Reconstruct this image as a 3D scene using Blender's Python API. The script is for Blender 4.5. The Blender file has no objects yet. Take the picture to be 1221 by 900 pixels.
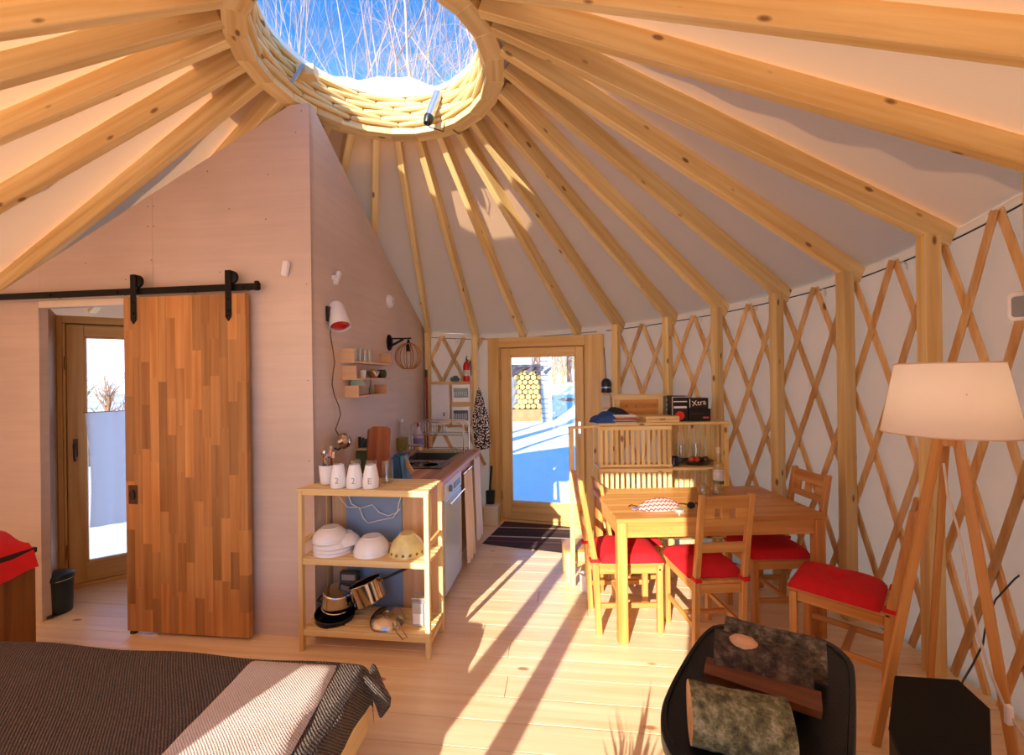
import bpy, bmesh, math, random
from math import sin, cos, pi, radians as R, sqrt, atan2, hypot
from mathutils import Vector as V, Matrix
random.seed(7)
S = bpy.context.scene
COL = S.collection

# ---------------------------------------------------------------- camera
FPX, PITCH, ROLL = 516.0, .0008, -.0135
cam = bpy.data.cameras.new('camera'); camo = bpy.data.objects.new('camera', cam); COL.objects.link(camo)
cam.sensor_width = 36; cam.lens = 36 * FPX / 1221; cam.clip_start = .02; cam.clip_end = 500
_F = V((0, cos(PITCH), sin(PITCH))); _U0 = V((0, -sin(PITCH), cos(PITCH))); _R0 = V((1, 0, 0))
_RT = _R0 * cos(ROLL) + _U0 * sin(ROLL); _UP = _U0 * cos(ROLL) - _R0 * sin(ROLL)
EYE = V((0, 0, 1.6))
camo.matrix_world = Matrix((( _RT.x, _UP.x, -_F.x, EYE.x), (_RT.y, _UP.y, -_F.y, EYE.y), (_RT.z, _UP.z, -_F.z, EYE.z), (0, 0, 0, 1)))
S.camera = camo
def _ray(px, py): return _RT * ((px - 610.5) / FPX) + _UP * ((450 - py) / FPX) + _F
def at_height(px, py, z=0.0):
    d = _ray(px, py); return EYE + d * ((z - 1.6) / d.z)
def at_depth(px, py, Y):
    d = _ray(px, py); return EYE + d * (Y / d.y)

# ---------------------------------------------------------------- light
w = bpy.data.worlds.new('sky'); S.world = w; w.use_nodes = True
nt = w.node_tree; bg = nt.nodes['Background']
sky = nt.nodes.new('ShaderNodeTexSky'); sky.sky_type = 'NISHITA'; sky.sun_disc = False
sky.sun_elevation = R(19.5); sky.sun_rotation = R(204.5); sky.altitude = 900; sky.air_density = 1.0; sky.dust_density = .3; sky.ozone_density = 4
hs_ = nt.nodes.new('ShaderNodeHueSaturation'); hs_.inputs['Saturation'].default_value = 1.25; nt.links.new(sky.outputs[0], hs_.inputs['Color']); nt.links.new(hs_.outputs[0], bg.inputs[0]); bg.inputs[1].default_value = .20
sun = bpy.data.lights.new('sun', 'SUN'); sun.energy = 5.0; sun.color = (1, .92, .76); sun.angle = R(.55)
suno = bpy.data.objects.new('sun', sun); COL.objects.link(suno); suno.location = (-4, -9, 6)
SEL = R(19.5)
SD = V((.414 * cos(SEL), .910 * cos(SEL), -sin(SEL)))
suno.rotation_euler = SD.to_track_quat('-Z', 'Y').to_euler()
S.view_settings.view_transform = 'Standard'; S.view_settings.look = 'None'; S.view_settings.gamma = 1
S.view_settings.use_curve_mapping = False; S.view_settings.exposure = 1.35
try:
    S.cycles.max_bounces = 10; S.cycles.diffuse_bounces = 6; S.cycles.transparent_max_bounces = 16
    S.cycles.use_denoising = True; S.cycles.sample_clamp_indirect = 6
except Exception: pass

# ---------------------------------------------------------------- materials
def lin(c):
    if isinstance(c, str): c = tuple(int(c[i:i+2], 16) for i in (0, 2, 4))
    return tuple((x / 255 / 12.92) if x / 255 <= .04045 else ((x / 255 + .055) / 1.055) ** 2.4 for x in c) + (1,)
MC = {}
def base(name):
    m = bpy.data.materials.new(name); m.use_nodes = True
    n = m.node_tree; return m, n, n.nodes['Principled BSDF']
def plain(name, c, rough=.5, metal=0, noise=.06, nscale=12, coat=0, bump=0, bscale=60, emit=None, spec=None):
    if name in MC: return MC[name]
    m, n, b = base(name); c = lin(c)
    b.inputs['Roughness'].default_value = rough; b.inputs['Metallic'].default_value = metal
    if spec is not None: b.inputs['Specular IOR Level'].default_value = spec
    if coat: b.inputs['Coat Weight'].default_value = coat
    tc = n.nodes.new('ShaderNodeTexCoord')
    if noise:
        no = n.nodes.new('ShaderNodeTexNoise'); no.inputs['Scale'].default_value = nscale; no.inputs['Detail'].default_value = 4
        n.links.new(tc.outputs['Object'], no.inputs['Vector'])
        mx = n.nodes.new('ShaderNodeMix'); mx.data_type = 'RGBA'
        mx.inputs[6].default_value = tuple(x * (1 - noise * 2) for x in c[:3]) + (1,); mx.inputs[7].default_value = tuple(min(1, x * (1 + noise)) for x in c[:3]) + (1,)
        n.links.new(no.outputs[0], mx.inputs[0]); n.links.new(mx.outputs[2], b.inputs['Base Color'])
    else: b.inputs['Base Color'].default_value = c
    if bump:
        n2 = n.nodes.new('ShaderNodeTexNoise'); n2.inputs['Scale'].default_value = bscale; n.links.new(tc.outputs['Object'], n2.inputs['Vector'])
        bp = n.nodes.new('ShaderNodeBump'); bp.inputs['Strength'].default_value = bump; bp.inputs['Distance'].default_value = .01
        n.links.new(n2.outputs[0], bp.inputs['Height']); n.links.new(bp.outputs[0], b.inputs['Normal'])
    if emit: b.inputs['Emission Color'].default_value = c; b.inputs['Emission Strength'].default_value = emit
    MC[name] = m; return m
def wood(name, light, dark, axis='X', rough=.5, knots=0, vary=.25, grain=1.0, knotc='6e3f1c', kscale=2.2):
    """stretched-noise grain along one object axis, sparse knots, small shift per object"""
    key = name + axis
    if key in MC: return MC[key]
    m, n, b = base(key); L = n.links.new
    tc = n.nodes.new('ShaderNodeTexCoord'); oi = n.nodes.new('ShaderNodeObjectInfo')
    ad = n.nodes.new('ShaderNodeVectorMath'); ad.operation = 'MULTIPLY_ADD'
    L(oi.outputs['Random'], ad.inputs[0]); ad.inputs[1].default_value = (37, 53, 71); L(tc.outputs['Object'], ad.inputs[2])
    mp = n.nodes.new('ShaderNodeMapping'); s = [26, 26, 26]; s['XYZ'.index(axis)] = 1.1
    mp.inputs['Scale'].default_value = [v * grain for v in s]; L(ad.outputs[0], mp.inputs[0])
    no = n.nodes.new('ShaderNodeTexNoise'); no.inputs['Scale'].default_value = 1; no.inputs['Detail'].default_value = 5; no.inputs['Distortion'].default_value = .35
    L(mp.outputs[0], no.inputs['Vector'])
    mr = n.nodes.new('ShaderNodeMapRange'); mr.inputs[1].default_value = .32; mr.inputs[2].default_value = .7; L(no.outputs[0], mr.inputs[0])
    mx = n.nodes.new('ShaderNodeMix'); mx.data_type = 'RGBA'; mx.inputs[6].default_value = lin(light); mx.inputs[7].default_value = lin(dark)
    L(mr.outputs[0], mx.inputs[0]); out = mx.outputs[2]
    if knots:
        mk = n.nodes.new('ShaderNodeMapping'); s = [kscale * 2.2] * 3; s['XYZ'.index(axis)] = kscale
        mk.inputs['Scale'].default_value = s; L(ad.outputs[0], mk.inputs[0])
        vo = n.nodes.new('ShaderNodeTexVoronoi'); vo.inputs['Scale'].default_value = 1; L(mk.outputs[0], vo.inputs['Vector'])
        kr = n.nodes.new('ShaderNodeMapRange'); kr.inputs[1].default_value = knots * .55; kr.inputs[2].default_value = knots; kr.inputs[3].default_value = .85; kr.inputs[4].default_value = 0
        L(vo.outputs['Distance'], kr.inputs[0])
        mk2 = n.nodes.new('ShaderNodeMix'); mk2.data_type = 'RGBA'; mk2.inputs[7].default_value = lin(knotc)
        L(kr.outputs[0], mk2.inputs[0]); L(out, mk2.inputs[6]); out = mk2.outputs[2]
    hs = n.nodes.new('ShaderNodeHueSaturation'); va = n.nodes.new('ShaderNodeMapRange')
    va.inputs[3].default_value = 1 - vary; va.inputs[4].default_value = 1 + vary * .4; L(oi.outputs['Random'], va.inputs[0]); L(va.outputs[0], hs.inputs['Value'])
    L(out, hs.inputs['Color']); L(hs.outputs[0], b.inputs['Base Color']); b.inputs['Roughness'].default_value = rough
    bp = n.nodes.new('ShaderNodeBump'); bp.inputs['Strength'].default_value = .12; bp.inputs['Distance'].default_value = .004; L(no.outputs[0], bp.inputs['Height']); L(bp.outputs[0], b.inputs['Normal'])
    MC[key] = m; return m
def glass(name='pane_glass', tint=(1, 1, 1, 1), gloss=.06):
    if name in MC: return MC[name]
    m, n, b = base(name); n.nodes.remove(b); L = n.links.new
    t = n.nodes.new('ShaderNodeBsdfTransparent'); t.inputs[0].default_value = tint
    g = n.nodes.new('ShaderNodeBsdfGlossy'); g.inputs['Roughness'].default_value = .02
    fr = n.nodes.new('ShaderNodeLayerWeight'); fr.inputs[0].default_value = .25
    mr = n.nodes.new('ShaderNodeMapRange'); mr.inputs[3].default_value = gloss; mr.inputs[4].default_value = .7; L(fr.outputs['Facing'], mr.inputs[0])
    pw = n.nodes.new('ShaderNodeMath'); pw.operation = 'POWER'; pw.inputs[1].default_value = 3; L(fr.outputs['Facing'], pw.inputs[0]); L(pw.outputs[0], mr.inputs[0])
    mx = n.nodes.new('ShaderNodeMixShader'); L(mr.outputs[0], mx.inputs[0]); L(t.outputs[0], mx.inputs[1]); L(g.outputs[0], mx.inputs[2])
    L(mx.outputs[0], n.nodes['Material Output'].inputs[0]); MC[name] = m; return m
def cloth_thin(name, c, trans=.4, scale=300, bump=.15, tc_='Object', wr=0, tint=None):
    """woven sheet that lets part of the light through"""
    if name in MC: return MC[name]
    m, n, b = base(name); n.nodes.remove(b); L = n.links.new
    tc = n.nodes.new('ShaderNodeTexCoord')
    no = n.nodes.new('ShaderNodeTexNoise'); no.inputs['Scale'].default_value = 2.2; no.inputs['Detail'].default_value = 5; L(tc.outputs[tc_], no.inputs['Vector'])
    c = lin(c); mx = n.nodes.new('ShaderNodeMix'); mx.data_type = 'RGBA'; mx.inputs[6].default_value = tuple(x * .9 for x in c[:3]) + (1,); mx.inputs[7].default_value = c; L(no.outputs[0], mx.inputs[0])
    d = n.nodes.new('ShaderNodeBsdfDiffuse'); t = n.nodes.new('ShaderNodeBsdfTranslucent'); L(mx.outputs[2], d.inputs[0])
    if tint: t.inputs[0].default_value = lin(tint)
    else: L(mx.outputs[2], t.inputs[0])
    wv = n.nodes.new('ShaderNodeTexNoise'); wv.inputs['Scale'].default_value = scale; L(tc.outputs[tc_], wv.inputs['Vector'])
    w2 = n.nodes.new('ShaderNodeTexNoise'); w2.inputs['Scale'].default_value = 9; w2.inputs['Distortion'].default_value = 1.5; L(tc.outputs[tc_], w2.inputs['Vector'])
    am = n.nodes.new('ShaderNodeMath'); am.operation = 'MULTIPLY_ADD'; am.inputs[1].default_value = wr; L(w2.outputs[0], am.inputs[0]); L(wv.outputs[0], am.inputs[2])
    bp = n.nodes.new('ShaderNodeBump'); bp.inputs['Strength'].default_value = bump; bp.inputs['Distance'].default_value = .01; L(am.outputs[0], bp.inputs['Height']); L(bp.outputs[0], d.inputs['Normal'])
    ms = n.nodes.new('ShaderNodeMixShader'); ms.inputs[0].default_value = trans; L(d.outputs[0], ms.inputs[1]); L(t.outputs[0], ms.inputs[2]); L(ms.outputs[0], n.nodes['Material Output'].inputs[0])
    MC[name] = m; return m
def striped(name, cols, axis=0, scale=20, rough=.8, bump=.2, rnd=True):
    """bands of colour across one object axis (flat print, weave)"""
    if name in MC: return MC[name]
    m, n, b = base(name); L = n.links.new
    tc = n.nodes.new('ShaderNodeTexCoord'); sx = n.nodes.new('ShaderNodeSeparateXYZ'); L(tc.outputs['Object'], sx.inputs[0])
    mu = n.nodes.new('ShaderNodeMath'); mu.operation = 'MULTIPLY'; mu.inputs[1].default_value = scale; L(sx.outputs[axis], mu.inputs[0])
    if rnd:
        wn = n.nodes.new('ShaderNodeMath'); wn.operation = 'FLOOR'; L(mu.outputs[0], wn.inputs[0])
        wh = n.nodes.new('ShaderNodeTexWhiteNoise'); wh.noise_dimensions = '1D'; L(wn.outputs[0], wh.inputs['W']); f = wh.outputs['Value']
    else:
        fr = n.nodes.new('ShaderNodeMath'); fr.operation = 'FRACT'; L(mu.outputs[0], fr.inputs[0]); f = fr.outputs[0]
    cr = n.nodes.new('ShaderNodeValToRGB'); cr.color_ramp.interpolation = 'CONSTANT'
    for i, (p, c) in enumerate(cols):
        e = cr.color_ramp.elements[i] if i < 2 else cr.color_ramp.elements.new(p)
        e.position = p; e.color = lin(c)
    L(f, cr.inputs[0]); L(cr.outputs[0], b.inputs['Base Color']); b.inputs['Roughness'].default_value = rough
    if bump:
        n2 = n.nodes.new('ShaderNodeTexNoise'); n2.inputs['Scale'].default_value = 150; L(tc.outputs['Object'], n2.inputs['Vector'])
        bp = n.nodes.new('ShaderNodeBump'); bp.inputs['Strength'].default_value = bump; bp.inputs['Distance'].default_value = .01; L(n2.outputs[0], bp.inputs['Height']); L(bp.outputs[0], b.inputs['Normal'])
    MC[name] = m; return m
PINE = dict(light='edc07c', dark='cf9850')
def pine(ax='X'): return wood('pine', 'f6dea2', 'deb872', ax, .45, knots=.15, vary=.16, kscale=4.5)
def pale(ax='X'): return wood('pale_pine', 'f4dca6', 'e2ba78', ax, .5, knots=.045, vary=.12)
def oak(ax='X'): return wood('joinery', 'e6bd78', 'd09f58', ax, .42, vary=.1)
def stain(ax='X'): return wood('stained_pine', 'd79f5c', 'b87838', ax, .38, knots=.05, vary=.14)
BLACK = plain('black_metal', '141416', .45, .6, 0); BLKP = plain('black_plastic', '17181b', .4, 0, 0)
WHITE = plain('white_plastic', 'eceaf0', .35, 0, .02); PORC = plain('white_porcelain', 'eeeef4', .18, 0, .01, coat=.5)
STEEL = plain('steel', 'c9c6c4', .12, 1, 0); CHROME = plain('chrome_wire', 'd8d8d8', .2, 1, 0)
GLS = glass(); CLEAR = glass('clear_glass', (.96, .98, .98, 1), .1)
RED = plain('red_fabric', 'd00d1c', .85, 0, .12, 30, bump=.25, bscale=120)
SNOW = plain('snow', 'f4f6fb', .7, 0, .03, 2, bump=.3, bscale=6)

# ---------------------------------------------------------------- mesh helpers
class M:
    def __init__(s): s.v = []; s.f = []
    def add(s, vs, fs):
        o = len(s.v); s.v += [tuple(x) for x in vs]; s.f += [tuple(i + o for i in f) for f in fs]; return s
    def box(s, x0, y0, z0, x1, y1, z1):
        x0, x1 = sorted((x0, x1)); y0, y1 = sorted((y0, y1)); z0, z1 = sorted((z0, z1))
        return s.add([(x, y, z) for z in (z0, z1) for y in (y0, y1) for x in (x0, x1)], [(0, 2, 3, 1), (4, 5, 7, 6), (0, 1, 5, 4), (2, 6, 7, 3), (0, 4, 6, 2), (1, 3, 7, 5)])
    def beam(s, a, b, w, h, up=(0, 0, 1), w2=None, h2=None):
        a = V(a); b = V(b); d = (b - a).normalized(); up = V(up); sd = d.cross(up)
        if sd.length < 1e-4: sd = d.cross(V((0, 1, 0)))
        sd.normalize(); u = sd.cross(d); w2 = w2 or w; h2 = h2 or h
        vs = []
        for p, ww, hh in ((a, w, h), (b, w2, h2)):
            for q in ((-1, -1), (1, -1), (1, 1), (-1, 1)): vs.append(p + sd * q[0] * ww / 2 + u * q[1] * hh / 2)
        return s.add(vs, [(3, 2, 1, 0), (4, 5, 6, 7), (0, 1, 5, 4), (1, 2, 6, 5), (2, 3, 7, 6), (3, 0, 4, 7)])
    def tube(s, pts, r, n=8, closed=False, caps=True):
        pts = [V(p) for p in pts]; N = len(pts); rs = r if isinstance(r, (list, tuple)) else [r] * N
        t0 = (pts[1] - pts[0]).normalized(); ref = V((0, 0, 1)) if abs(t0.z) < .9 else V((1, 0, 0)); sd = t0.cross(ref).normalized(); vs = []; fs = []
        for i, p in enumerate(pts):
            if closed: t = pts[(i + 1) % N] - pts[i - 1]
            else: t = pts[min(i + 1, N - 1)] - pts[max(i - 1, 0)]
            t.normalize(); sd = (sd - t * sd.dot(t)); sd = sd.normalized() if sd.length > 1e-6 else t.orthogonal().normalized(); u = t.cross(sd)
            for k in range(n): vs.append(p + (sd * cos(2 * pi * k / n) + u * sin(2 * pi * k / n)) * rs[i])
        for i in range(N if closed else N - 1):
            j = (i + 1) % N
            for k in range(n): fs.append((i * n + k, i * n + (k + 1) % n, j * n + (k + 1) % n, j * n + k))
        if not closed and caps: fs += [tuple(range(n))[::-1], tuple((N - 1) * n + k for k in range(n))]
        return s.add(vs, fs)
    def lathe(s, prof, n=24, c=(0, 0, 0), mat=None, squash=(1, 1)):
        vs = []; fs = []; c = V(c)
        for r, z in prof:
            for k in range(n):
                p = V((r * cos(2 * pi * k / n) * squash[0], r * sin(2 * pi * k / n) * squash[1], z))
                if mat: p = mat @ p
                vs.append(p + c)
        for i in range(len(prof) - 1):
            for k in range(n): fs.append((i * n + k, i * n + (k + 1) % n, (i + 1) * n + (k + 1) % n, (i + 1) * n + k))
        if prof[0][0] > 1e-6: fs.append(tuple(range(n))[::-1])
        if prof[-1][0] > 1e-6: fs.append(tuple((len(prof) - 1) * n + k for k in range(n)))
        return s.add(vs, fs)
    def prism(s, pts, ext):
        pts = [V(p) for p in pts]; ext = V(ext); n = len(pts)
        return s.add(pts + [p + ext for p in pts], [tuple(range(n))[::-1], tuple(range(n, 2 * n))] + [(i, (i + 1) % n, n + (i + 1) % n, n + i) for i in range(n)])
    def grid(s, P, cyc=False):
        a, b = len(P), len(P[0])
        return s.add([p for r in P for p in r], [(i * b + j, i * b + (j + 1) % b, (i + 1) * b + (j + 1) % b, (i + 1) * b + j) for i in range(a - 1) for j in range(b if cyc else b - 1)])
    def mesh(s, name, mat, bev=0, smooth=False, ang=35, seg=1, weld=False):
        me = bpy.data.meshes.new(name); me.from_pydata(s.v, [], s.f)
        bm = bmesh.new(); bm.from_mesh(me)
        if weld: bmesh.ops.remove_doubles(bm, verts=bm.verts, dist=1e-5)
        bmesh.ops.recalc_face_normals(bm, faces=bm.faces)
        if bev: 
            es = [e for e in bm.edges if len(e.link_faces) == 2 and e.calc_face_angle(0) > .6]
            bmesh.ops.bevel(bm, geom=es, offset=bev, segments=seg, affect='EDGES', clamp_overlap=True)
        bm.to_mesh(me); bm.free()
        if smooth: me.shade_smooth(); me.set_sharp_from_angle(angle=R(ang))
        if mat: me.materials.append(mat)
        return me
    def obj(s, name, mat, parent=None, bev=0, smooth=False, ang=35, seg=1, weld=False):
        return link(name, s.mesh(name, mat, bev, smooth, ang, seg, weld), parent)
def link(name, me, parent=None, mw=None):
    o = bpy.data.objects.new(name, me); COL.objects.link(o)
    if parent: o.parent = parent
    if mw is not None: o.matrix_local = mw
    return o
def tag(o, label, cat, group=None, kind=None):
    if label: o['label'] = label
    if cat: o['category'] = cat
    if group: o['group'] = group
    if kind: o['kind'] = kind
    return o
def thing(name, label, cat, loc=(0, 0, 0), rz=0, group=None, rot=None):
    o = bpy.data.objects.new(name, None); COL.objects.link(o); o.empty_display_size = .05; o.location = loc
    o.rotation_euler = rot if rot else (0, 0, rz); return tag(o, label, cat, group)
def struct(name, mesh=None):
    o = bpy.data.objects.new(name, mesh); COL.objects.link(o); o['kind'] = 'structure'; return o
def beam_obj(name, a, b, w, h, mat, parent, up=(0, 0, 1), bev=.003, off=0, w2=None):
    """square timber with its length along its own X axis (grain follows it)"""
    a = V(a); b = V(b); d = (b - a); L = d.length; d.normalize(); sd = d.cross(V(up)).normalized(); u = sd.cross(d)
    m = M().box(0, -w / 2, -h / 2 + off, L, w / 2, h / 2 + off)
    mw = Matrix(((d.x, -sd.x, u.x, a.x), (d.y, -sd.y, u.y, a.y), (d.z, -sd.z, u.z, a.z), (0, 0, 0, 1)))
    return link(name, m.mesh(name, mat, bev), parent, mw)
def copy_tree(o, parent=None):
    c = o.copy(); COL.objects.link(c)
    if parent: c.parent = parent
    for ch in [x for x in bpy.data.objects if x.parent == o]: copy_tree(ch, c)
    return c
def text(body, size, mat, parent, mw, name='lettering', ext=.0008):
    cu = bpy.data.curves.new(name, 'FONT'); cu.body = body; cu.size = size; cu.extrude = ext; cu.align_x = 'CENTER'; cu.align_y = 'CENTER'
    t = bpy.data.objects.new('t', cu); COL.objects.link(t); dg = bpy.context.evaluated_depsgraph_get(); dg.update()
    me = bpy.data.meshes.new_from_object(t.evaluated_get(dg)); bpy.data.objects.remove(t); me.materials.clear(); me.materials.append(mat)
    return link(name, me, parent, mw)

# ================================================================ yurt shell
CX, CY, EA, EB = -.72, 2.40, 2.95, 2.45        # plan of the lattice wall
RC = V((-.749, 2.451, 0)); RR, RZ = .72, 3.342  # crown ring
POSTS = {-2: (-27, 2.36), -1: (-16.2, 2.385), 0: (-2.2, 2.31), 1: (10.1, 2.24), 2: (21.6, 2.20), 3: (32.6, 2.16), 4: (42.4, 2.13), 5: (53.1, 2.10), 6: (62.2, 2.08), 7: (73.8, 2.065), 8: (84.0, 2.06), 9: (94.2, 2.09)}
def wall_pt(th, d=0, z=0):
    t = R(th); return V((CX + (EA + d) * cos(t), CY + (EB + d) * sin(t), z))
_he = [(-180, 2.28), (-130, 2.32), (-100, 2.33), (-60, 2.35), (-27, 2.36), (-14, 2.385), (-2.2, 2.31), (10.1, 2.24), (21.6, 2.2), (32.6, 2.16), (42.4, 2.13), (53.1, 2.10), (73.8, 2.065), (84, 2.06), (94.2, 2.09), (120, 2.15), (150, 2.22), (180, 2.28)]
def eave(th):
    th = (th + 180) % 360 - 180
    for (a, b), (c, d) in zip(_he, _he[1:]):
        if a <= th <= c: return b + (d - b) * (th - a) / (c - a)
    return 2.28
_wood_floor = wood('floor_board', 'f3dcb8', 'e6c59a', 'X', .32, knots=.075, vary=.05, kscale=1.9, knotc='a5663a')
fl = struct('floor', M().lathe([(0, -.06), (1, -.06), (1, -.03), (0, -.03)], 72).mesh('floor', plain('subfloor', '6b4a2e', .8)))
fl.data.transform(Matrix.Translation((CX, CY, 0)) @ Matrix.Diagonal((EA + .2, EB + .2, 1, 1)))
U = V((.9928, -.12, 0)); W = V((.12, .9928, 0))    # across / along the boards' frame of the room
BW = .1555
base_pt = at_height(610, 763.5)
k0 = base_pt.dot(W)
cU = V((CX, CY, 0)).dot(U); cW = V((CX, CY, 0)).dot(W)
random.seed(3)
for i in range(-17, 17):
    c = k0 + (i + .5) * BW; rel = (c - cW) / (EB + .15)
    if abs(rel) > .98: continue
    half = (EA + .12) * sqrt(1 - rel * rel); cuts = [-half, half]
    j = random.uniform(-half * .8, half * .8)
    if half > 1.2: cuts.insert(1, j)
    for a, b in zip(cuts, cuts[1:]):
        me = M().box(a + .001, -BW / 2 + .0012, -.028, b - .001, BW / 2 - .0012, 0).mesh('floor_board', _wood_floor, .002)
        o = link('floor_board', me, fl, Matrix.Translation(U * cU + W * c) @ Matrix.Rotation(atan2(U.y, U.x), 4, 'Z'))

CANVAS = cloth_thin('canvas_lining', 'dfba96', .36, 260, .12, wr=.6, tint='e0ae84')
ROOFC = cloth_thin('roof_canvas', 'e2b88e', .34, 260, .12, wr=1.6, tint='e3ac7c')
# openings: front door, washroom door, back window
OPEN = [(57.0, 81.6, 2.03), (139.5, 158, 2.12), (-112.5, -78.3, 2.30)]
cwall = M()
th = -180
edges = sorted(set([round(-180 + 2.5 * i, 2) for i in range(145)] + [e for o in OPEN for e in o[:2]]))
for a, b in zip(edges, edges[1:]):
    m_ = (a + b) / 2; z0 = 0
    for o in OPEN:
        if o[0] <= m_ <= o[1]: z0 = o[2]
    if z0 == 0: z0 = -.055
    r = lambda t: .14 + .004 * sin(t * 1.9)
    n = 4
    for q in range(n):
        f = lambda t, k: wall_pt(t, r(t), z0 + (eave(t) + .045 - z0) * k / n)
        cwall.add([f(a, q), f(b, q), f(b, q + 1), f(a, q + 1)], [(0, 1, 2, 3)])
wr = struct('wall_round', cwall.mesh('wall_round', CANVAS, smooth=True, ang=60, weld=True))
# outer band where the door heads meet the eave
ceil = struct('ceiling')

# rafters: (azimuth on the crown ring, eave angle)
def ring_az(px, py):
    p = at_height(px, py, RZ) - RC; return math.degrees(atan2(p.y, p.x))
RP = {-1: (580, 12), 0: (588, 36), 1: (596, 63), 2: (596, 86), 3: (590, 113), 4: (581, 133), 5: (565, 150), 6: (548, 160), 7: (524, 165), 8: (498, 168), 9: (473, 168), 10: (449, 165), 11: (420, 158), 15: (316, 103), 16: (295, 82), 17: (276, 53), 18: (265, 29), 19: (260, 3)}
LN = {15: (55, 310), 16: (0, 251), 17: (0, 169), 18: (0, 103), 19: (0, 45), -2: (1221, 74)}
def side_of(k, az):
    """eave angle whose rafter passes through the sighted point"""
    from_ring = RC + V((RR * cos(R(az)), RR * sin(R(az)), RZ)); n = (from_ring - EYE).cross(_ray(*LN[k]))
    best = None
    for i in range(1200):
        t = -180 + i * .3; p = wall_pt(t, 0, eave(t)); 
        if abs(((math.degrees(atan2(p.y - RC.y, p.x - RC.x)) - az) + 180) % 360 - 180) > 40: continue
        e = abs((p - EYE).dot(n))
        if best is None or e < best[0]: best = (e, t)
    return best[1]
raf = []
for k in range(-4, 24):
    if k in RP: az = ring_az(*RP[k])
    elif k == -2: az = ring_az(*RP[-1]) - 12.8
    elif k == -3: az = ring_az(*RP[-1]) - 25.6
    elif k == -4: az = ring_az(*RP[-1]) - 38.4
    elif 11 < k < 15:
        a, b = ring_az(*RP[11]), ring_az(*RP[15]) % 360; az = a + (b - a) * (k - 11) / 4
    else:
        a, b = ring_az(*RP[19]) % 360, 360 + ring_az(*RP[-1]) - 38.4; az = a + (b - a) * (k - 19) / 5
    if k in POSTS and k != -2: et = POSTS[k][0]
    elif k in LN: et = side_of(k, az)
    else: et = None
    raf.append([k, az % 360, et])
known = [(r_[0], r_[2] % 360 if r_[2] is not None else None) for r_ in raf]
kk = {k: (e if (e > 180 or k >= 0) else e) for k, e in known if e is not None}
kk = {k: ((e - 360) if (k < 1 and e > 180) else e) for k, e in kk.items()}
def interp(k):
    ks = sorted(kk)
    if k > ks[-1]: a, b = ks[-1], ks[0] + 28; ea, eb = kk[a], kk[ks[0]] + 360
    elif k < ks[0]: a, b = ks[-1] - 28, ks[0]; ea, eb = kk[ks[-1]] - 360, kk[b]
    else:
        a = max(x for x in ks if x < k); b = min(x for x in ks if x > k); ea, eb = kk[a], kk[b]
    return ea + (eb - ea) * (k - a) / (b - a)
RAF = []
for k, az, et in raf:
    if et is None: et = interp(k)
    elif k in kk: et = kk[k]
    RAF.append((k, az, et))
RW, RH = .050, .150
ceilm = M(); lines_ = []
for k, az, et in RAF:
    a = RC + V((RR * cos(R(az)), RR * sin(R(az)), RZ)); e = wall_pt(et, 0, eave(et)); d = (e - a).normalized()
    beam_obj('rafter', a, e + d * .11, RW, RH, pine('X'), ceil, off=RH / 2, bev=.004)
    lines_.append((k, a, e + d * .17, az, et))
for i in range(28):
    (k, a, e, az, et), (k2, a2, e2, az2, et2) = lines_[i], lines_[(i + 1) % 28]
    up = V((0, 0, RH * 1.06)); da = ((az2 - az + 180) % 360 - 180); de = ((et2 - et + 180) % 360 - 180); P = []
    for j in range(7):
        f = j / 6; q = RC + V(((RR - .03) * cos(R(az + da * f)), (RR - .03) * sin(R(az + da * f)), RZ)) + up
        t = et + de * f; w_ = wall_pt(t, .16, eave(t) - .115) + up; row = []
        for s_ in range(13):
            g = s_ / 12; row.append(q.lerp(w_, g) - V((0, 0, .018 * sin(pi * f) * sin(pi * g))) + V((0, 0, .004 * sin(g * 40 + i) * sin(pi * f))))
        P.append(row)
    ceilm.grid(P)
link('ceiling_canvas', ceilm.mesh('ceiling_canvas', ROOFC, smooth=True, ang=60, weld=True), ceil)

# posts under the rafters
for k, az, et in RAF:
    if k in (6, 7, -4, -3) or 11 <= k <= 14 or k == 15: continue
    if k in (23, 22): continue
    t = R(et); rad = V((cos(t), sin(t), 0)); p = wall_pt(et, 0, 0)
    top = eave(et) + .02
    o = beam_obj('post', p, p + V((0, 0, top)), .06, .085, pine('X'), wr, up=rad, bev=.003)
# lattice laths in two crossing layers
LATH = wood('lath', 'f0cc94', 'd09c5a', 'Z', .5, knots=.09, vary=.3, grain=.8)
def laths(lo, hi, tops):
    for t0 in tops:
        for sgn, d in ((1, .068), (-1, .088)):
            z1 = eave(t0) - .0; pts = []
            slope = 7.7 if abs(t0) < 60 else 9.5
            for i in range(8):
                z = z1 + (.02 - z1) * i / 7; t = t0 + sgn * (z1 - z) * slope
                if lo <= t <= hi: pts.append((t, z))
            if len(pts) < 3: continue
            m = M(); vs = []; ww = .0205
            for j, (t, z) in enumerate(pts):
                p = wall_pt(t, d, z); o_ = V((cos(R(t)), sin(R(t)), 0)); tn = V((-sin(R(t)), cos(R(t)), 0))
                dirv = (tn * (-sgn) * .42 + V((0, 0, .9))).normalized(); sd = dirv.cross(o_).normalized()
                for a_, b_ in ((-1, 0), (-.75, -1), (.75, -1), (1, 0), (.75, 1), (-.75, 1)): vs.append(p + sd * a_ * ww + o_ * b_ * .0085)
            n = len(pts); fs = [tuple(range(6))[::-1], tuple((n - 1) * 6 + q for q in range(6))]
            for j in range(n - 1):
                for q in range(6): fs.append((j * 6 + q, j * 6 + (q + 1) % 6, (j + 1) * 6 + (q + 1) % 6, (j + 1) * 6 + q))
            m.add(vs, fs).obj('lath', LATH, wr, smooth=True, ang=40)
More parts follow.
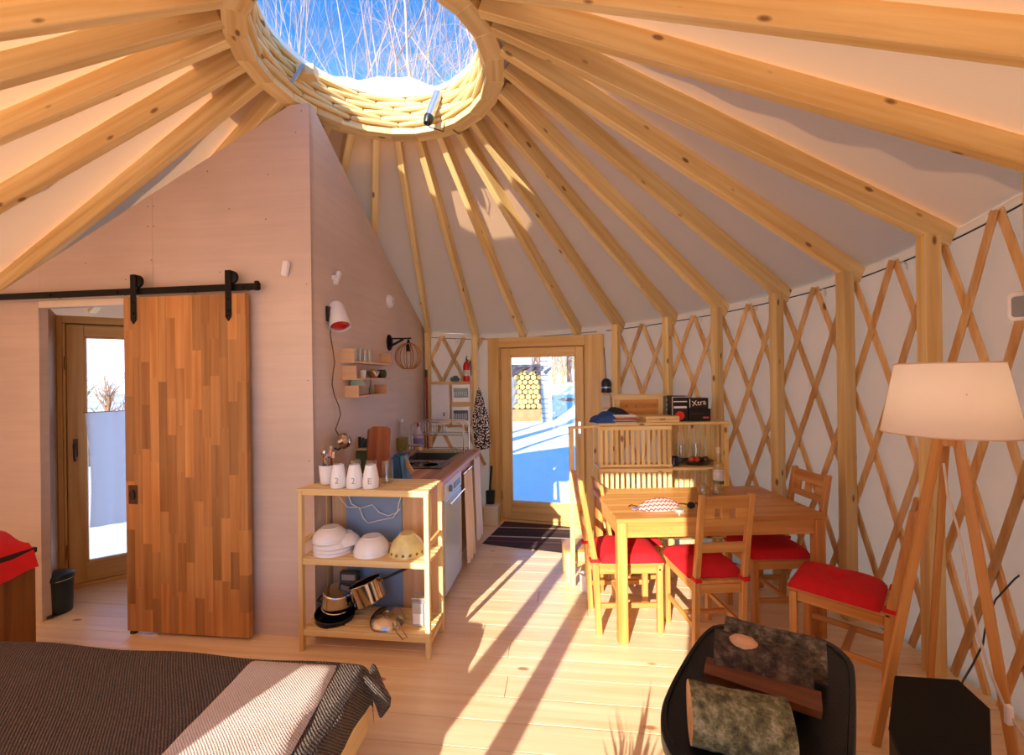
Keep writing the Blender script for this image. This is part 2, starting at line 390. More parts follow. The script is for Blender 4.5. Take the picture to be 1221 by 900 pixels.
pk = [POSTS[k][0] for k in sorted(POSTS)]
tp = []
for a, b in zip(pk, pk[1:]):
    tp += [a + .5, (a + b) / 2 + .5]
tp = [t for t in tp if t < 57] + [-32, -37, -42, -47, -52, -57, -62, -67]
tp += [-30 - 0 * 1]
laths(-75, 57.2, sorted(set(tp)) + [62, 67, 72] + [-80, -86, -92])
laths(81.5, 99, [82.5, 86.5, 91.3, 96.5, 102, 107])
# dark eave cable with white knots
m = M(); m.tube([wall_pt(t, .115, eave(t) - .015) for t in range(-72, 58, 2)], .0045, 6); m.tube([wall_pt(t, .115, eave(t) - .015) for t in range(58, 98, 2)], .0035, 6)
m.obj('eave_cable', BLKP, wr)
KN = plain('white_cord', 'efe8de', .8)
for t in (-8, 3.8, 15.6, 27, 37.3, 47.6, 88, 91.5):
    m = M(); p = wall_pt(t, .108, eave(t) - .02)
    for q in range(7):
        a = random.uniform(0, 2 * pi); e = p + V((.03 * cos(a), .012 * cos(a * 3), -.02 - .045 * random.random() * abs(sin(a))))
        m.tube([p, (p + e) / 2 + V((0, -.006, .012)), e], .0035, 5)
    m.obj('cord_knot', KN, wr, smooth=True)

# ---------------------------------------------------------------- crown ring and dome
def ringseg(name, r0, r1, z0, z1, n, a0, mat, parent, arc=1.0, bev=.003):
    for i in range(n):
        a = R(a0 + 360 / n * i); b = a + 2 * pi / n * arc
        P = lambda r, t, z: RC + V((r * cos(t), r * sin(t), z))
        f = 1 / cos((b - a) / 2) if False else 1
        mid = (a + b) / 2; vs = []
        c = RC + V((0, 0, 0))
        loc = Matrix.Translation(RC + V((r0 * cos(mid), r0 * sin(mid), z0))) @ Matrix.Rotation(mid + pi / 2, 4, 'Z'); inv = loc.inverted()
        pts = [inv @ P(r, t, z) for z in (z0, z1) for r, t in ((r0, a), (r0, b), (r1, b), (r1, a))]
        me = M().add(pts, [(0, 3, 2, 1), (4, 5, 6, 7), (0, 1, 5, 4), (1, 2, 6, 5), (2, 3, 7, 6), (3, 0, 4, 7)]).mesh(name, mat, bev)
        link(name, me, parent, loc)
ringseg('ring_board', .625, .735, RZ, RZ + .045, 24, 8, pine('X'), ceil)
for q in range(6): ringseg('ring_segment', .612 - .006 * (q % 2), .70, RZ + .047 + q * .034, RZ + .079 + q * .034, 12, 3 + 11 * q, pine('X'), ceil, bev=.009)
sk = struct('window_3')
m = M(); ang = [2 * pi * i / 64 for i in range(64)]
m.grid([[RC + V(((r) * cos(a), r * sin(a), z)) for a in ang] for r, z in ((.60, RZ + .252), (.60, RZ + .285), (.72, RZ + .285), (.76, RZ + .20), (.70, RZ + .20), (.70, RZ + .252), (.60, RZ + .252))], True)
link('dome_curb', m.mesh('dome_curb', plain('curb_white', 'eef2f6', .4), smooth=True), sk)
m = M().lathe([(.70 * cos(R(a)) , .19 * sin(R(a))) for a in range(0, 91, 6)], 64, RC + V((0, 0, RZ + .286)))
link('dome', m.mesh('dome', GLS, smooth=True, ang=80), sk)
# snow heaped round the dome, on the roof
m = M(); P = []
random.seed(5)
for i in range(73):
    a = 2 * pi * i / 72; h = .16 + .30 * max(0, cos(a - R(118))) ** 1.2 + .05 * sin(a * 5) * max(0, cos(a - R(110)))
    if cos(a - R(115)) < -.2: h = .03
    row = []
    for j in range(11):
        f = j / 10; r = .775 + (.30 + .1 * sin(a * 3)) * f; z = RZ + .13 - .3 * (r - .72) + h * sin(pi * (f * .86 + .14)) ** .8 + .015 * sin(a * 23 + j)
        row.append(RC + V((r * cos(a), r * sin(a), z)))
    P.append(row)
tag(m.grid(P).obj('snow_heap', SNOW, smooth=True, ang=80), 'white snow heaped against the far side of the skylight dome', 'snow', kind='stuff')

# blocks, bracket and the window motor on the ring
def on_ring(px, py, z, r=.60):
    p = at_height(px, py, z); return p
t = thing('skylight_motor', 'grey cylindrical skylight motor with black cap on the crown ring', 'motor', at_height(517, 126, RZ + .12))
c0 = V((0, 0, 0)); ax = V((-.05, -.03, -.16)).normalized()
m = M(); m.tube([ax * -.10, ax * .09], .032, 18); m.obj('casing', plain('alu', 'b9bdc4', .3, .8, 0), t, smooth=True)
M().tube([ax * .09, ax * .115, ax * .145], [.034, .034, .024], 18).obj('end_cap', BLKP, t, smooth=True)
M().box(.0, .035, -.03, .09, .10, .05).obj('mounting_block', pale('X'), t, bev=.003)
M().tube([ax * .14, ax * .16 + V((.02, .0, -.01)), V((.06, .03, -.16)), V((.07, .05, -.05)), V((.045, .04, .02))], .004, 6).obj('motor_cable', BLKP, t, smooth=True)
M().tube([V((.06, .05, .02)), V((.10, .05, -.04)), V((.12, .08, -.12)), V((.16, .10, -.14)), V((.17, .12, -.10))], .004, 6).obj('loose_cable', BLKP, t, smooth=True)
t = thing('latch_block', 'small wooden block with silver strap on the ring above the partition', 'latch', at_height(366, 85, RZ + .16))
M().box(-.06, -.02, -.03, .05, .05, .035).obj('block', pale('X'), t, bev=.003)
M().beam((-.01, -.03, .02), (-.05, -.09, -.13), .022, .004, up=(0, 1, 0)).obj('metal_strap', plain('strap_grey', 'b4b6ba', .5, .3, 0), t)

# ---------------------------------------------------------------- partition walls
PW = plain('plywood_wash', 'dcb7a4', .6, 0, .05, 3, bump=.05, bscale=40)
def ply(name, c):
    m, n, b = base(name); L = n.links.new
    tc = n.nodes.new('ShaderNodeTexCoord'); mp = n.nodes.new('ShaderNodeMapping'); mp.inputs['Scale'].default_value = (1.2, 1.2, 26); L(tc.outputs['Object'], mp.inputs[0])
    no = n.nodes.new('ShaderNodeTexNoise'); no.inputs['Scale'].default_value = 1.3; no.inputs['Detail'].default_value = 6; no.inputs['Distortion'].default_value = .6; L(mp.outputs[0], no.inputs[0])
    n2 = n.nodes.new('ShaderNodeTexNoise'); n2.inputs['Scale'].default_value = 1.4; L(tc.outputs['Object'], n2.inputs[0])
    c = lin(c); mx = n.nodes.new('ShaderNodeMix'); mx.data_type = 'RGBA'; mx.inputs[6].default_value = tuple(x * .86 for x in c[:3]) + (1,); mx.inputs[7].default_value = tuple(min(1, x * 1.08) for x in c[:3]) + (1,)
    L(no.outputs[0], mx.inputs[0]); m2 = n.nodes.new('ShaderNodeMix'); m2.data_type = 'RGBA'; m2.blend_type = 'MULTIPLY'; m2.inputs[0].default_value = .35
    L(mx.outputs[2], m2.inputs[6]); L(n2.outputs[0], m2.inputs[7]); L(m2.outputs[2], b.inputs['Base Color']); b.inputs['Roughness'].default_value = .5
    return m
PW = ply('plywood_wash', 'ead6cc')
C0 = V((-1.24, 2.69, 0)); NU = -U
def fw(s, z, off=0): return C0 + NU * s + V((0, 0, z)) - W * off   # on the front partition, off = toward the room
def sw(t, z, off=0): return C0 + W * t + V((0, 0, z)) + U * off     # on the kitchen partition
def ftop(s): return min(3.325, 3.39 - .508 * s)
wf = struct('wall_front')
O0, O1, OH = 1.1, 1.955, 2.115
TH = W * .045
SEAM = 1.74 - .60
def panel(poly, name='wall_panel'):
    M().prism([fw(s, z) for s, z in poly], TH).obj(name, PW, wf)
panel([(0, 0), (O0 - .001, 0), (O0 - .001, ftop(O0)), (.125, ftop(.125)), (0, 3.325)])
panel([(O0 + .001, OH), (O1, OH), (O1, ftop(O1)), (O0 + .001, ftop(O0))])
panel([(O1 + .001, 0), (2.46, 0), (2.46, ftop(2.46)), (O1 + .001, ftop(O1))])
M().prism([fw(s, z, .012) for s, z in ((O1, 0), (O1 + .15, 0), (O1 + .15, OH + .04), (O1, OH + .04))], W * .0119).obj('door_casing', PW, wf, bev=.002)
M().prism([fw(s, z, .012) for s, z in ((O0, OH), (O1 + .0, OH), (O1 + .0, OH + .045), (O0, OH + .045))], W * .0119).obj('head_casing', plain('cream_trim', 'efe3d4', .6), wf, bev=.002)
wk = struct('wall_kitchen')
def stop_(t): return 3.325 - .57 * max(0, t - .05) if t < .95 else 2.812 - .527 * (t - .95)
M().prism([sw(t_, z) for t_, z in ((0.001, 0), (2.19, 0), (2.19, stop_(2.19)), (.95, stop_(.95)), (.12, stop_(.12)), (.05, 3.325), (0.001, 3.325))], -U * .045).obj('wall_panel', PW, wk)
m = M(); random.seed(9)
SCREW = plain('screw_head', '8a6a54', .5)
for s, z in [(.05, 3.28), (.09, 3.15), (.03, 2.2), (.03, 1.6), (.03, 1.1), (.04, .5), (1.09, 2.75), (1.13, 2.75), (1.09, 2.62), (1.13, 2.62), (1.11, 2.4), (.28, 2.9), (.55, 2.7), (.3, 2.62), (.7, 2.95), (.62, 2.3), (1.6, 2.4), (1.3, 2.28)]:
    c = fw(s, z, .0015); m.beam(c - NU * .003, c + NU * .003, .003, .006)
m.obj('screw_heads', SCREW, wf)['kind'] = 'stuff'
# washroom door reveal
A2 = V((-3.5, 3.33, 0)); B2d = V((.81, .586, 0)).normalized()
M().prism([fw(O1, 0, -.045) + V((0, 0, 0)), A2, A2 + V((0, 0, 2.13)), fw(O1, 2.13, -.045)], V((-.03, -.02, 0))).obj('reveal_board', wood('dark_joinery', 'c08a4c', '9a6430', 'Z', .5, knots=.1), wf)

# ---------------------------------------------------------------- doors and windows
def glazed(name, a, b, H, bl, br, st_l, st_r, gz0, gz1, leaf_top, mat_, handle=None, inward=True, head=None):
    root = struct(name); root.location = a; ang = atan2(b.y - a.y, b.x - a.x); root.rotation_euler = (0, 0, ang); L = (b - a).length
    mz, mx_ = mat_('Z'), mat_('X')
    if bl: M().box(0, -.02, 0, bl, .07, H).obj('frame_board', mz, root, bev=.003)
    if br: M().box(L - br, -.02, 0, L, .07, H).obj('frame_board', mz, root, bev=.003)
    M().box(bl, -.015, leaf_top + .012, L - br, .07, H).obj('head_board', mx_, root, bev=.003)
    M().box(bl, -.01, 0, L - br, .07, .035).obj('threshold', mx_, root, bev=.003)
    x0, x1 = bl + .022, L - br - .022
    for q0, q1 in ((bl + .001, x0 - .006), (x1 + .006, L - br - .001)): M().box(q0, -.002, .036, q1, .06, leaf_top + .01).obj('jamb', mz, root, bev=.002)
    lf = M().box(x0, -.012, .04, x0 + st_l, .045, leaf_top).obj('leaf_stile', mz, root, bev=.004)
    M().box(x1 - st_r, -.012, .04, x1, .045, leaf_top).obj('leaf_stile', mz, root, bev=.004)
    M().box(x0 + st_l, -.011, gz1, x1 - st_r, .045, leaf_top).obj('leaf_rail', mx_, root, bev=.004)
    M().box(x0 + st_l, -.011, .04, x1 - st_r, .045, gz0).obj('leaf_rail', mx_, root, bev=.004)
    M().box(bl - .01, .0605, .02, x0 + .02, .072, H - .01).obj('door_stop', mz, root); M().box(x1 - .02, .0605, .02, L - br + .01, .072, H - .01).obj('door_stop', mz, root); M().box(bl, .0465, leaf_top - .02, L - br, .058, leaf_top + .03).obj('door_stop', mx_, root); M().box(bl, .0465, .036, L - br, .058, .06).obj('door_stop', mx_, root)
    gx0, gx1 = x0 + st_l, x1 - st_r; m = M()
    for p in ((gx0, gz0, gx0 + .012, gz1), (gx1 - .012, gz0, gx1, gz1), (gx0, gz0, gx1, gz0 + .012), (gx0, gz1 - .012, gx1, gz1)): m.box(p[0], -.004, p[1], p[2], .03, p[3])
    m.obj('glazing_bead', mz, root)
    M().box(gx0 + .001, .014, gz0 + .001, gx1 - .001, .018, gz1 - .001).obj('pane', GLS, root)
    for z in (.3, leaf_top - .3): M().tube([(x0 - .003, -.018, z - .05), (x0 - .003, -.018, z + .05)], .008, 8).obj('hinge', plain('brass_dull', 'b08a4a', .35, .8, 0), root, smooth=True)
    return root, x0, x1
dA, dB = V((-.263, 4.86, 0)), V((.965, 4.535, 0))
d1, x0, x1 = glazed('door_1', dA, dB, 2.045, .125, .19, .105, .085, .23, 1.835, 1.925, oak)
h = M(); h.box(x1 - .062, -.03, 1.0, x1 - .03, -.0125, 1.13); h.obj('handle_plate', STEEL, d1, bev=.003)
M().tube([(x1 - .046, -.03, 1.07), (x1 - .046, -.07, 1.07), (x1 - .15, -.07, 1.07)], .008, 10).obj('handle_lever', STEEL, d1, smooth=True)
d2, y0, y1 = glazed('door_2', A2, A2 + B2d * .98, 2.13, .03, .08, .10, .10, .19, 1.97, 2.06, oak)
M().box(y0 + .035, -.03, 1.03, y0 + .06, -.0125, 1.17).obj('handle_plate', plain('bronze', '5d4a38', .4, .7, 0), d2, bev=.003)
M().tube([(y0 + .047, -.028, 1.13), (y0 + .047, -.065, 1.13), (y0 + .052, -.068, 1.0)], .008, 8).obj('handle_lever', MC['bronze'], d2, smooth=True)
# half curtain inside the washroom door glass
cur = thing('half_curtain', 'white half curtain across the glass of the washroom door', 'curtain', A2, atan2(B2d.y, B2d.x))
P = []
for i in range(13):
    f = i / 12; z = 1.37 - .91 * f; xl = .155 + .015 * f + .02 * sin(f * 3); xr = .80
    P.append([(xl + (xr - xl) * j / 30, -.02 + .007 * sin(j * 1.15 + f) * (1 if j < 12 else .4), z + .006 * (j / 30)) for j in range(31)])
M().grid(P).obj('cloth', cloth_thin('curtain_white', 'e9edf8', .55, 200, .1), cur, smooth=True, ang=80)
M().tube([(.145, -.02, 1.372), (.82, -.02, 1.378)], .004, 6).obj('curtain_wire', STEEL, cur)

# back window the sun comes through (behind the camera)
wA, wB = V((-1.95, -.02, 0)), V((-.05, -.13, 0))
w1 = struct('window_1'); w1.location = wA; w1.rotation_euler = (0, 0, atan2(wB.y - wA.y, wB.x - wA.x)); WL = (wB - wA).length
xs = [(.0, .20), (.61, .70), (.955, 1.045), (1.76, WL)]     # frame posts; sunlight enters between them
for a, b in xs: M().box(a, -.05, 0, b, .04, 2.31).obj('frame_post', oak('Z'), w1, bev=.003)
for (a, b), (c, d) in zip(xs, xs[1:]):
    M().box(b, -.045, 0, c, .035, .10).obj('frame_rail', oak('X'), w1); M().box(b, -.045, 2.20, c, .035, 2.31).obj('frame_rail', oak('X'), w1)
    M().box(b, -.006, .10, c, -.002, 2.20).obj('pane', GLS, w1)

# ================================================================ sliding barn door
sd = thing('sliding_door', 'sliding barn door of glued mixed hardwood staves on the partition', 'door', fw(1.235, .02, .075), atan2(U.y, U.x))
SW_, SH_ = .845, 2.125
BUTCH = wood('butcher_stave', 'd49c60', 'b0723a', 'Z', .35, vary=.42, knots=.0, grain=.9)
random.seed(21); ncol = 14; cw = SW_ / ncol
for i in range(ncol):
    z = 0.0; first = True
    while z < SH_ - 1e-4:
        h_ = random.uniform(.22, .62); h_ = h_ * .6 if first else h_; first = False
        if SH_ - z - h_ < .12: h_ = SH_ - z
        dy = random.uniform(0, .0006)
        link('stave', M().box(.0002, dy, .0002, cw - .0002, .032, h_ - .0002).mesh('stave', BUTCH), sd, Matrix.Translation((i * cw, 0, z))); z += h_
m = M().lathe([(.0, -.004), (.020, -.004), (.026, -.002), (.026, .002), (0, .002)], 20, (0, 0, 0), Matrix.Rotation(R(90), 4, 'X'), (1, 1))
hd = M(); hd.box(.022, -.006, .81, .085, .0, .93); hd.obj('pull_plate', plain('cup_bronze', '5a3b22', .4, .3), sd, bev=.012, smooth=True)
M().lathe([(.0, .0), (.014, .0), (.019, .004), (.019, .006)], 18, (.055, -.006, .87), Matrix.Rotation(R(90), 4, 'X'), (1, 1.7)).obj('pull_cup', plain('cup_dark', '24160d', .5), sd, smooth=True)
for hx in (.075, .735):
    g = M().box(hx - .021, -.008, 1.985, hx + .021, -.001, 2.27).obj('hanger_strap', BLACK, sd, bev=.004)
    M().prism([(hx - .021, -.008, 1.985), (hx + .021, -.008, 1.985), (hx, -.008, 1.955)], (0, .007, 0)).obj('strap_tip', BLACK, g)
    M().lathe([(0, -.012), (.034, -.012), (.041, -.008), (.035, 0), (.041, .008), (.034, .012), (0, .012)], 24, (hx + .012, .012, 2.228), Matrix.Rotation(R(90), 4, 'X')).obj('hanger_wheel', BLACK, g, smooth=True)
    for z in (2.02, 2.09): M().lathe([(0, .006), (.008, .005), (.009, 0)], 6, (hx, -.008, z), Matrix.Rotation(R(90), 4, 'X')).obj('bolt', BLACK, g)
M().box(.02, -.002, -.018, .05, .03, -.001).obj('floor_guide', BLKP, sd)
rl = thing('door_rail', 'flat black steel rail of the sliding door', 'rail', fw(2.42, 2.165, .06), atan2(U.y, U.x))
M().box(0, -.001, -.0, 2.12, .007, .042).obj('bar', BLACK, rl, bev=.001)
for x in (.12, .62, 1.12, 1.62, 2.0): M().tube([(x, -.006, .02), (x, .06, .02)], .011, 10).obj('spacer', BLACK, rl, smooth=True)
M().box(2.085, -.008, -.004, 2.11, .012, .055).obj('end_stop', BLACK, rl, bev=.003)

def wall_thing(name, label, cat, s, z, off=.0, group=None):  # on front wall
    return thing(name, label, cat, fw(s, z, off), atan2(U.y, U.x), group)
t = wall_thing('motion_sensor', 'small white sensor stick on the front partition near the corner', 'sensor', .17, 2.30, 0)
M().beam((0, -.012, -.045), (.02, -.02, .045), .045, .022, up=(0, 1, 0)).obj('housing', WHITE, t, bev=.006, smooth=True, seg=2)

# ================================================================ kitchen wall pieces
KA = atan2(U.y, U.x)
def kwall(name, label, cat, tt, z, group=None):  # local: +x away from kitchen wall, +y along it
    return thing(name, label, cat, sw(tt, z), KA, group)
t = kwall('motion_sensor', 'white bent sensor above the white heat lamp on kitchen partition', 'sensor', .27, 2.30)
M().beam((.005, 0, -.045), (.03, .02, .045), .035, .03, up=(1, 0, 0)).obj('housing', WHITE, t, bev=.006, smooth=True, seg=2)
M().box(0, -.035, -.02, .025, 0, .01).obj('base', WHITE, t, bev=.004)
t = kwall('smoke_detector', 'round white smoke detector high on the kitchen partition', 'smoke detector', 1.20, 2.30)
M().lathe([(0, .04), (.035, .04), (.052, .028), (.056, .012), (.06, .01), (.06, 0)], 28, (0, 0, 0), Matrix.Rotation(R(90), 4, 'Y')).obj('housing', WHITE, t, smooth=True)
M().lathe([(0, .046), (.012, .045), (.014, .04)], 12, (0, 0, 0), Matrix.Rotation(R(90), 4, 'Y')).obj('test_button', plain('grey_btn', 'c8c4cc', .5), t, smooth=True)
# white clip lamp with red bulb
t = kwall('heat_lamp', 'white wall lamp with a red reflector bulb and long brown cord', 'lamp', .20, 2.03)
hx = V((.30, -.28, -.80)).normalized(); m = M(); rot = hx.to_track_quat('Z', 'Y').to_matrix().to_4x4()
cen = V((.055, .02, .0)); rot = rot @ Matrix.Scale(1.12, 4)
M().lathe([(0.0, -.09), (.03, -.09), (.045, -.07), (.052, 0), (.062, .075), (.058, .076), (.047, .0), (.03, -.07), (0, -.07)], 28, cen, rot).obj('shade', WHITE, t, smooth=True, ang=50)
M().lathe([(.0, .085), (.03, .08), (.05, .068), (.05, .05), (.03, 0), (0, 0)], 24, cen, rot).obj('red_bulb', plain('red_glass', 'b4131c', .15, 0, 0, coat=.8), t, smooth=True)
M().box(0, -.045, -.04, .018, .0, .06).obj('wall_bracket', BLKP, t, bev=.004)
M().beam((.015, -.02, .0), (.05, .0, .02), .02, .02).obj('arm', BLKP, t)
# its cord runs down to the worktop
def on_kwall(px, py, off=.02):
    d = _ray(px, py); q = C0 + U * off; return EYE + d * ((q - EYE).dot(U) / d.dot(U))
pts = [on_kwall(x, y) - t.location for x, y in ((392, 372), (394, 390), (394, 400), (397, 417), (399, 432), (397, 446), (396, 458), (399, 472), (404, 484), (406, 494), (403, 504), (400, 512), (404, 519))]
pts = [Matrix.Rotation(-KA, 4, 'Z') @ p for p in pts]
M().tube(pts, .0035, 6).obj('lamp_cord', plain('brown_cord', '5b3420', .6), t, smooth=True)
# wall lamp with wire cage
t = kwall('cage_wall_lamp', 'black bracket wall lamp with round openwork cage shade', 'lamp', 1.19, 1.93)
M().lathe([(0, .03), (.03, .028), (.05, .015), (.055, 0)], 24, (0, 0, 0), Matrix.Rotation(R(90), 4, 'Y'), (1.35, 1)).obj('wall_plate', BLACK, t, smooth=True)
M().beam((.01, 0, .035), (.20, .02, .035), .014, .012).obj('arm', BLACK, t); M().beam((.02, 0, -.03), (.13, .015, .03), .01, .02).obj('brace', BLACK, t)
cg = V((.17, .03, -.125)); RAD = .118
m = M()
for i in range(12):
    a = 2 * pi * i / 12; m.tube([cg + V((RAD * cos(p) * cos(a), RAD * cos(p) * sin(a), RAD * sin(p))) for p in [R(x) for x in range(-68, 76, 9)]], .0048, 5)
m.tube([cg + V((.05 * cos(a), .05 * sin(a), -RAD * .93)) for a in [2 * pi * i / 20 for i in range(20)]], .005, 5, True)
m.tube([cg + V((.035 * cos(a), .035 * sin(a), RAD * .96)) for a in [2 * pi * i / 20 for i in range(20)]], .005, 5, True)
m.obj('cage', plain('cage_wood', 'a8713f', .5), t, smooth=True)
M().tube([cg + V((0, 0, RAD + .035)), cg + V((0, 0, RAD)), cg + V((0, 0, .045))], [.006, .02, .022], 12).obj('socket', BLACK, t, smooth=True)
M().lathe([(0, -.065), (.02, -.05), (.025, -.02), (.014, .03), (.01, .045)], 14, cg).obj('bulb', CLEAR, t, smooth=True)

# little wall shelves: open boxes with things in them
BX = lambda ax: wood('birch', 'e0b793', 'cda079', ax, .5, vary=.05)
def shelf_box(tt, z, dep, length, h, label, front, back):
    t = kwall('wall_shelf', label, 'shelf', tt, z)
    M().box(0.001, 0, 0, dep, length, .012).obj('shelf_board', BX('Y'), t)
    if front: M().box(0.001, 0, .012, dep, .012, h).obj('end_panel', BX('X'), t)
    if back: M().box(0.001, length - .012, .012, dep, length, h).obj('end_panel', BX('X'), t)
    return t
shelf_box(.34, 1.72, .10, .66, .10, 'upper small wooden wall shelf carrying the upturned glasses', 1, 1)
shelf_box(.36, 1.60, .105, .62, .10, 'middle small wooden wall shelf holding bowls, below the glasses', 1, 0)
shelf_box(.39, 1.475, .105, .50, .085, 'lowest small wooden wall shelf with a green bowl', 1, 1)
random.seed(4)
gp = M().lathe([(.031, 0), (.028, .1), (.0, .1), (.0, .097), (.026, .097), (.029, 0)], 20).mesh('glass_body', CLEAR, smooth=True, ang=50)
for i in range(4):
    o = link('tumbler', gp); o.location = sw(.46 + i * .075, 1.733, .05); tag(o, ['upturned clear glass on the wall shelf, nearest the heat lamp', 'upturned clear glass on the wall shelf, second from the near end', 'upturned clear glass on the wall shelf, third from the near end', 'upturned clear glass on the wall shelf, farthest from the heat lamp'][i], 'glass', 'upturned glasses on the wall shelf')
def lathe_thing(name, label, cat, prof, mat, loc, n=24, rot=None, ang=40, group=None, **kw):
    me = M().lathe(prof, n, **kw).mesh(name, mat, smooth=True, ang=ang); o = link(name, me); o.location = loc
    if rot: o.rotation_euler = rot
    return tag(o, label, cat, group)
bowl = [(0, 0), (.025, 0), (.027, .006), (.045, .03), (.052, .055), (.049, .055), (.042, .032), (.022, .012), (0, .011)]
lathe_thing('tealight_cup', 'small white cup on the middle wall shelf', 'cup', [(0, 0), (.02, 0), (.028, .06), (.025, .06), (.018, .005), (0, .005)], PORC, sw(.56, 1.612, .055))
lathe_thing('metal_dish', 'shiny steel dish with lemon colour on middle wall shelf', 'dish', bowl, STEEL, sw(.74, 1.612, .055))
lathe_thing('lemon', 'small yellow lemon in the steel dish on the wall shelf', 'lemon', [(0, -.03), (.012, -.026), (.022, -.01), (.022, .01), (.012, .026), (0, .03)], plain('lemon_y', 'c9b830', .5), sw(.74, 1.66, .055), 16, (R(80), 0, R(30)))
lathe_thing('green_jar', 'round dark green jar at the far end of the middle wall shelf', 'jar', [(0, 0), (.03, 0), (.042, .02), (.042, .05), (.03, .07), (0, .07)], plain('jar_green', '39422c', .3), sw(.90, 1.612, .055))
lathe_thing('green_bowl', 'pale green bowl upside down on the lowest wall shelf', 'bowl', [(0, .055), (.02, .055), (.04, .045), (.05, .02), (.053, 0), (0, 0)], plain('sage', '9fb8a4', .35), sw(.48, 1.561, .055))
lathe_thing('slim_vase', 'slim grey green vase on the lowest wall shelf', 'vase', [(0, 0), (.016, 0), (.018, .04), (.006, .08), (.005, .13), (0, .13)], plain('vase_g', '7f8a78', .4), sw(.70, 1.488, .055), 14)

# ---------------------------------------------------------------- worktop and cabinets (local frame: x = across from wall, y = along wall)
def kloc(x, y, z=0): return sw(y, z, x)
STAVES = striped('worktop_staves', [(0, 'c98f6a'), (.3, 'b57a57'), (.55, 'daa887'), (.8, 'a86c4c')], 0, 26, .28, 0)
T0, T1, TD, TZ = .17, 1.66, .72, .90
wt = thing('worktop', 'striped butcher block kitchen worktop along the partition', 'worktop', kloc(0, 0, 0), KA)
SX0, SX1, SY0, SY1 = .16, .56, 1.08, 1.46
m = M()
m.box(.004, T0, .862, TD, SY0, TZ); m.box(.004, SY1, .862, TD, T1, TZ); m.box(.004, SY0, .862, SX0, SY1, TZ); m.box(SX1, SY0, .862, TD, SY1, TZ)
m.obj('slab', STAVES, wt)
sk_ = M(); 
P = [[(x, y, z) for x, y in ((SX0 + i, SY0 + i), (SX1 - i, SY0 + i), (SX1 - i, SY1 - i), (SX0 + i, SY1 - i))] for i, z in ((-.012, .9015), (-.012, .904), (.006, .904), (.01, .76), (.19, .755))]
sk_.grid(P, True).obj('sink_basin', plain('sink_steel', '8f8a86', .3, .9, 0), wt, smooth=True, ang=30)
fa = M().tube([(.12, 1.30, .90), (.12, 1.30, .98), (.14, 1.29, 1.0), (.25, 1.27, 1.0), (.27, 1.27, .985)], .011, 10).obj('tap', CHROME, wt, smooth=True)
kb = thing('base_cabinet', 'light wooden kitchen base cabinet under the worktop', 'cabinet', kloc(0, 0), KA)
ply_ = wood('cab_ply', 'e4b98c', 'cf9c6c', 'Z', .5, vary=.06)
M().box(.01, T0 + .02, .02, TD - .03, T0 + .04, .861).obj('end_panel', ply_, kb, bev=.002)
M().box(TD - .06, T0 + .041, .02, TD - .035, .46, .861).obj('front_panel', ply_, kb, bev=.002)
M().box(.02, .98, .02, TD - .06, 1.0, .861).obj('divider', ply_, kb)
M().box(.02, T1 - .03, .02, TD - .06, T1 - .01, .861).obj('end_panel', ply_, kb)
M().box(TD - .055, 1.0, .80, TD - .035, T1 - .03, .861).obj('front_rail', ply_, kb)
M().box(.04, T0 + .06, .015, TD - .1, T1 - .04, .03).obj('bottom_board', ply_, kb)
fr = thing('dishwasher', 'pale blue white front appliance under the worktop', 'appliance', kloc(0, 0), KA)
M().box(.06, .47, .03, TD - .055, .97, .855).obj('body', plain('appl_grey', '9aa4b4', .4), fr)
M().box(TD - .0545, .475, .05, TD - .02, .965, .72).obj('door', plain('appl_blue', 'b7c9e4', .25, .0, .02, coat=.4), fr, bev=.006)
M().box(TD - .0545, .475, .725, TD - .018, .965, .85).obj('control_panel', plain('appl_white', 'd7e2f4', .3, 0, 0), fr, bev=.006)
M().lathe([(0, .02), (.022, .018), (.026, 0)], 18, (TD - .018, .60, .79), Matrix.Rotation(R(90), 4, 'Y')).obj('knob', plain('knob_blue', '4f7fb4', .3), fr, smooth=True)
M().box(TD - .018, .72, .76, TD - .012, .90, .80).obj('display', plain('disp', '8893a5', .2), fr)
M().tube([(TD + .01, .5, .70), (TD + .01, .94, .70)], .007, 8).obj('door_handle', STEEL, fr, smooth=True)
hob = thing('hob', 'black glass hob let into the worktop beside the sink', 'hob', kloc(.14, .74, .9), KA)
M().box(0, 0, .0, .46, .27, .006).obj('glass_plate', plain('hob_black', '0d0d10', .08, 0, 0), hob, bev=.002)
for yy, rr in ((.12, .07), (.12, .06)): pass
for i, xx in enumerate((.12, .33)): M().lathe([(.072 - i * .01, .0062), (.072 - i * .01, .0068), (.069 - i * .01, .0068), (.069 - i * .01, .0062)], 28, (xx, .14, 0)).obj('cooking_ring', plain('ring_grey', '4a4a4e', .4), hob)
# curtains under the counter
def pleats(name, label, y0, y1, z0, z1, x, mat, n=5, amp=.02, shear=0):
    t = thing(name, label, 'curtain', kloc(x, y0, z1), KA); P = []
    for i in range(9):
        f = i / 8; P.append([(amp * sin(j / 32 * n * 2 * pi) * (.5 + f * .7) + .02 * f, (y1 - y0) * j / 32 + shear * f * j / 32, (z0 - z1) * f + .01 * sin(j)) for j in range(33)])
    M().grid(P).obj('cloth', mat, t, smooth=True, ang=80)
    M().tube([(0, -.01, .004), (0, y1 - y0 + .01, .004)], .005, 6).obj('curtain_rod', STEEL, t)
pleats('kitchen_curtain', 'pinkish cloth curtain hanging under the worktop, nearer the appliance', 1.02, 1.34, .05, .80, TD - .01, cloth_thin('pink_cloth', 'f4e4e0', .08, 200), 3, .02)
pleats('kitchen_curtain', 'white lilac cloth curtain hanging at the far end of the worktop', 1.40, 1.66, .10, .855, TD - .005, cloth_thin('lilac_cloth', 'f0ecfa', .08, 200), 3, .018)
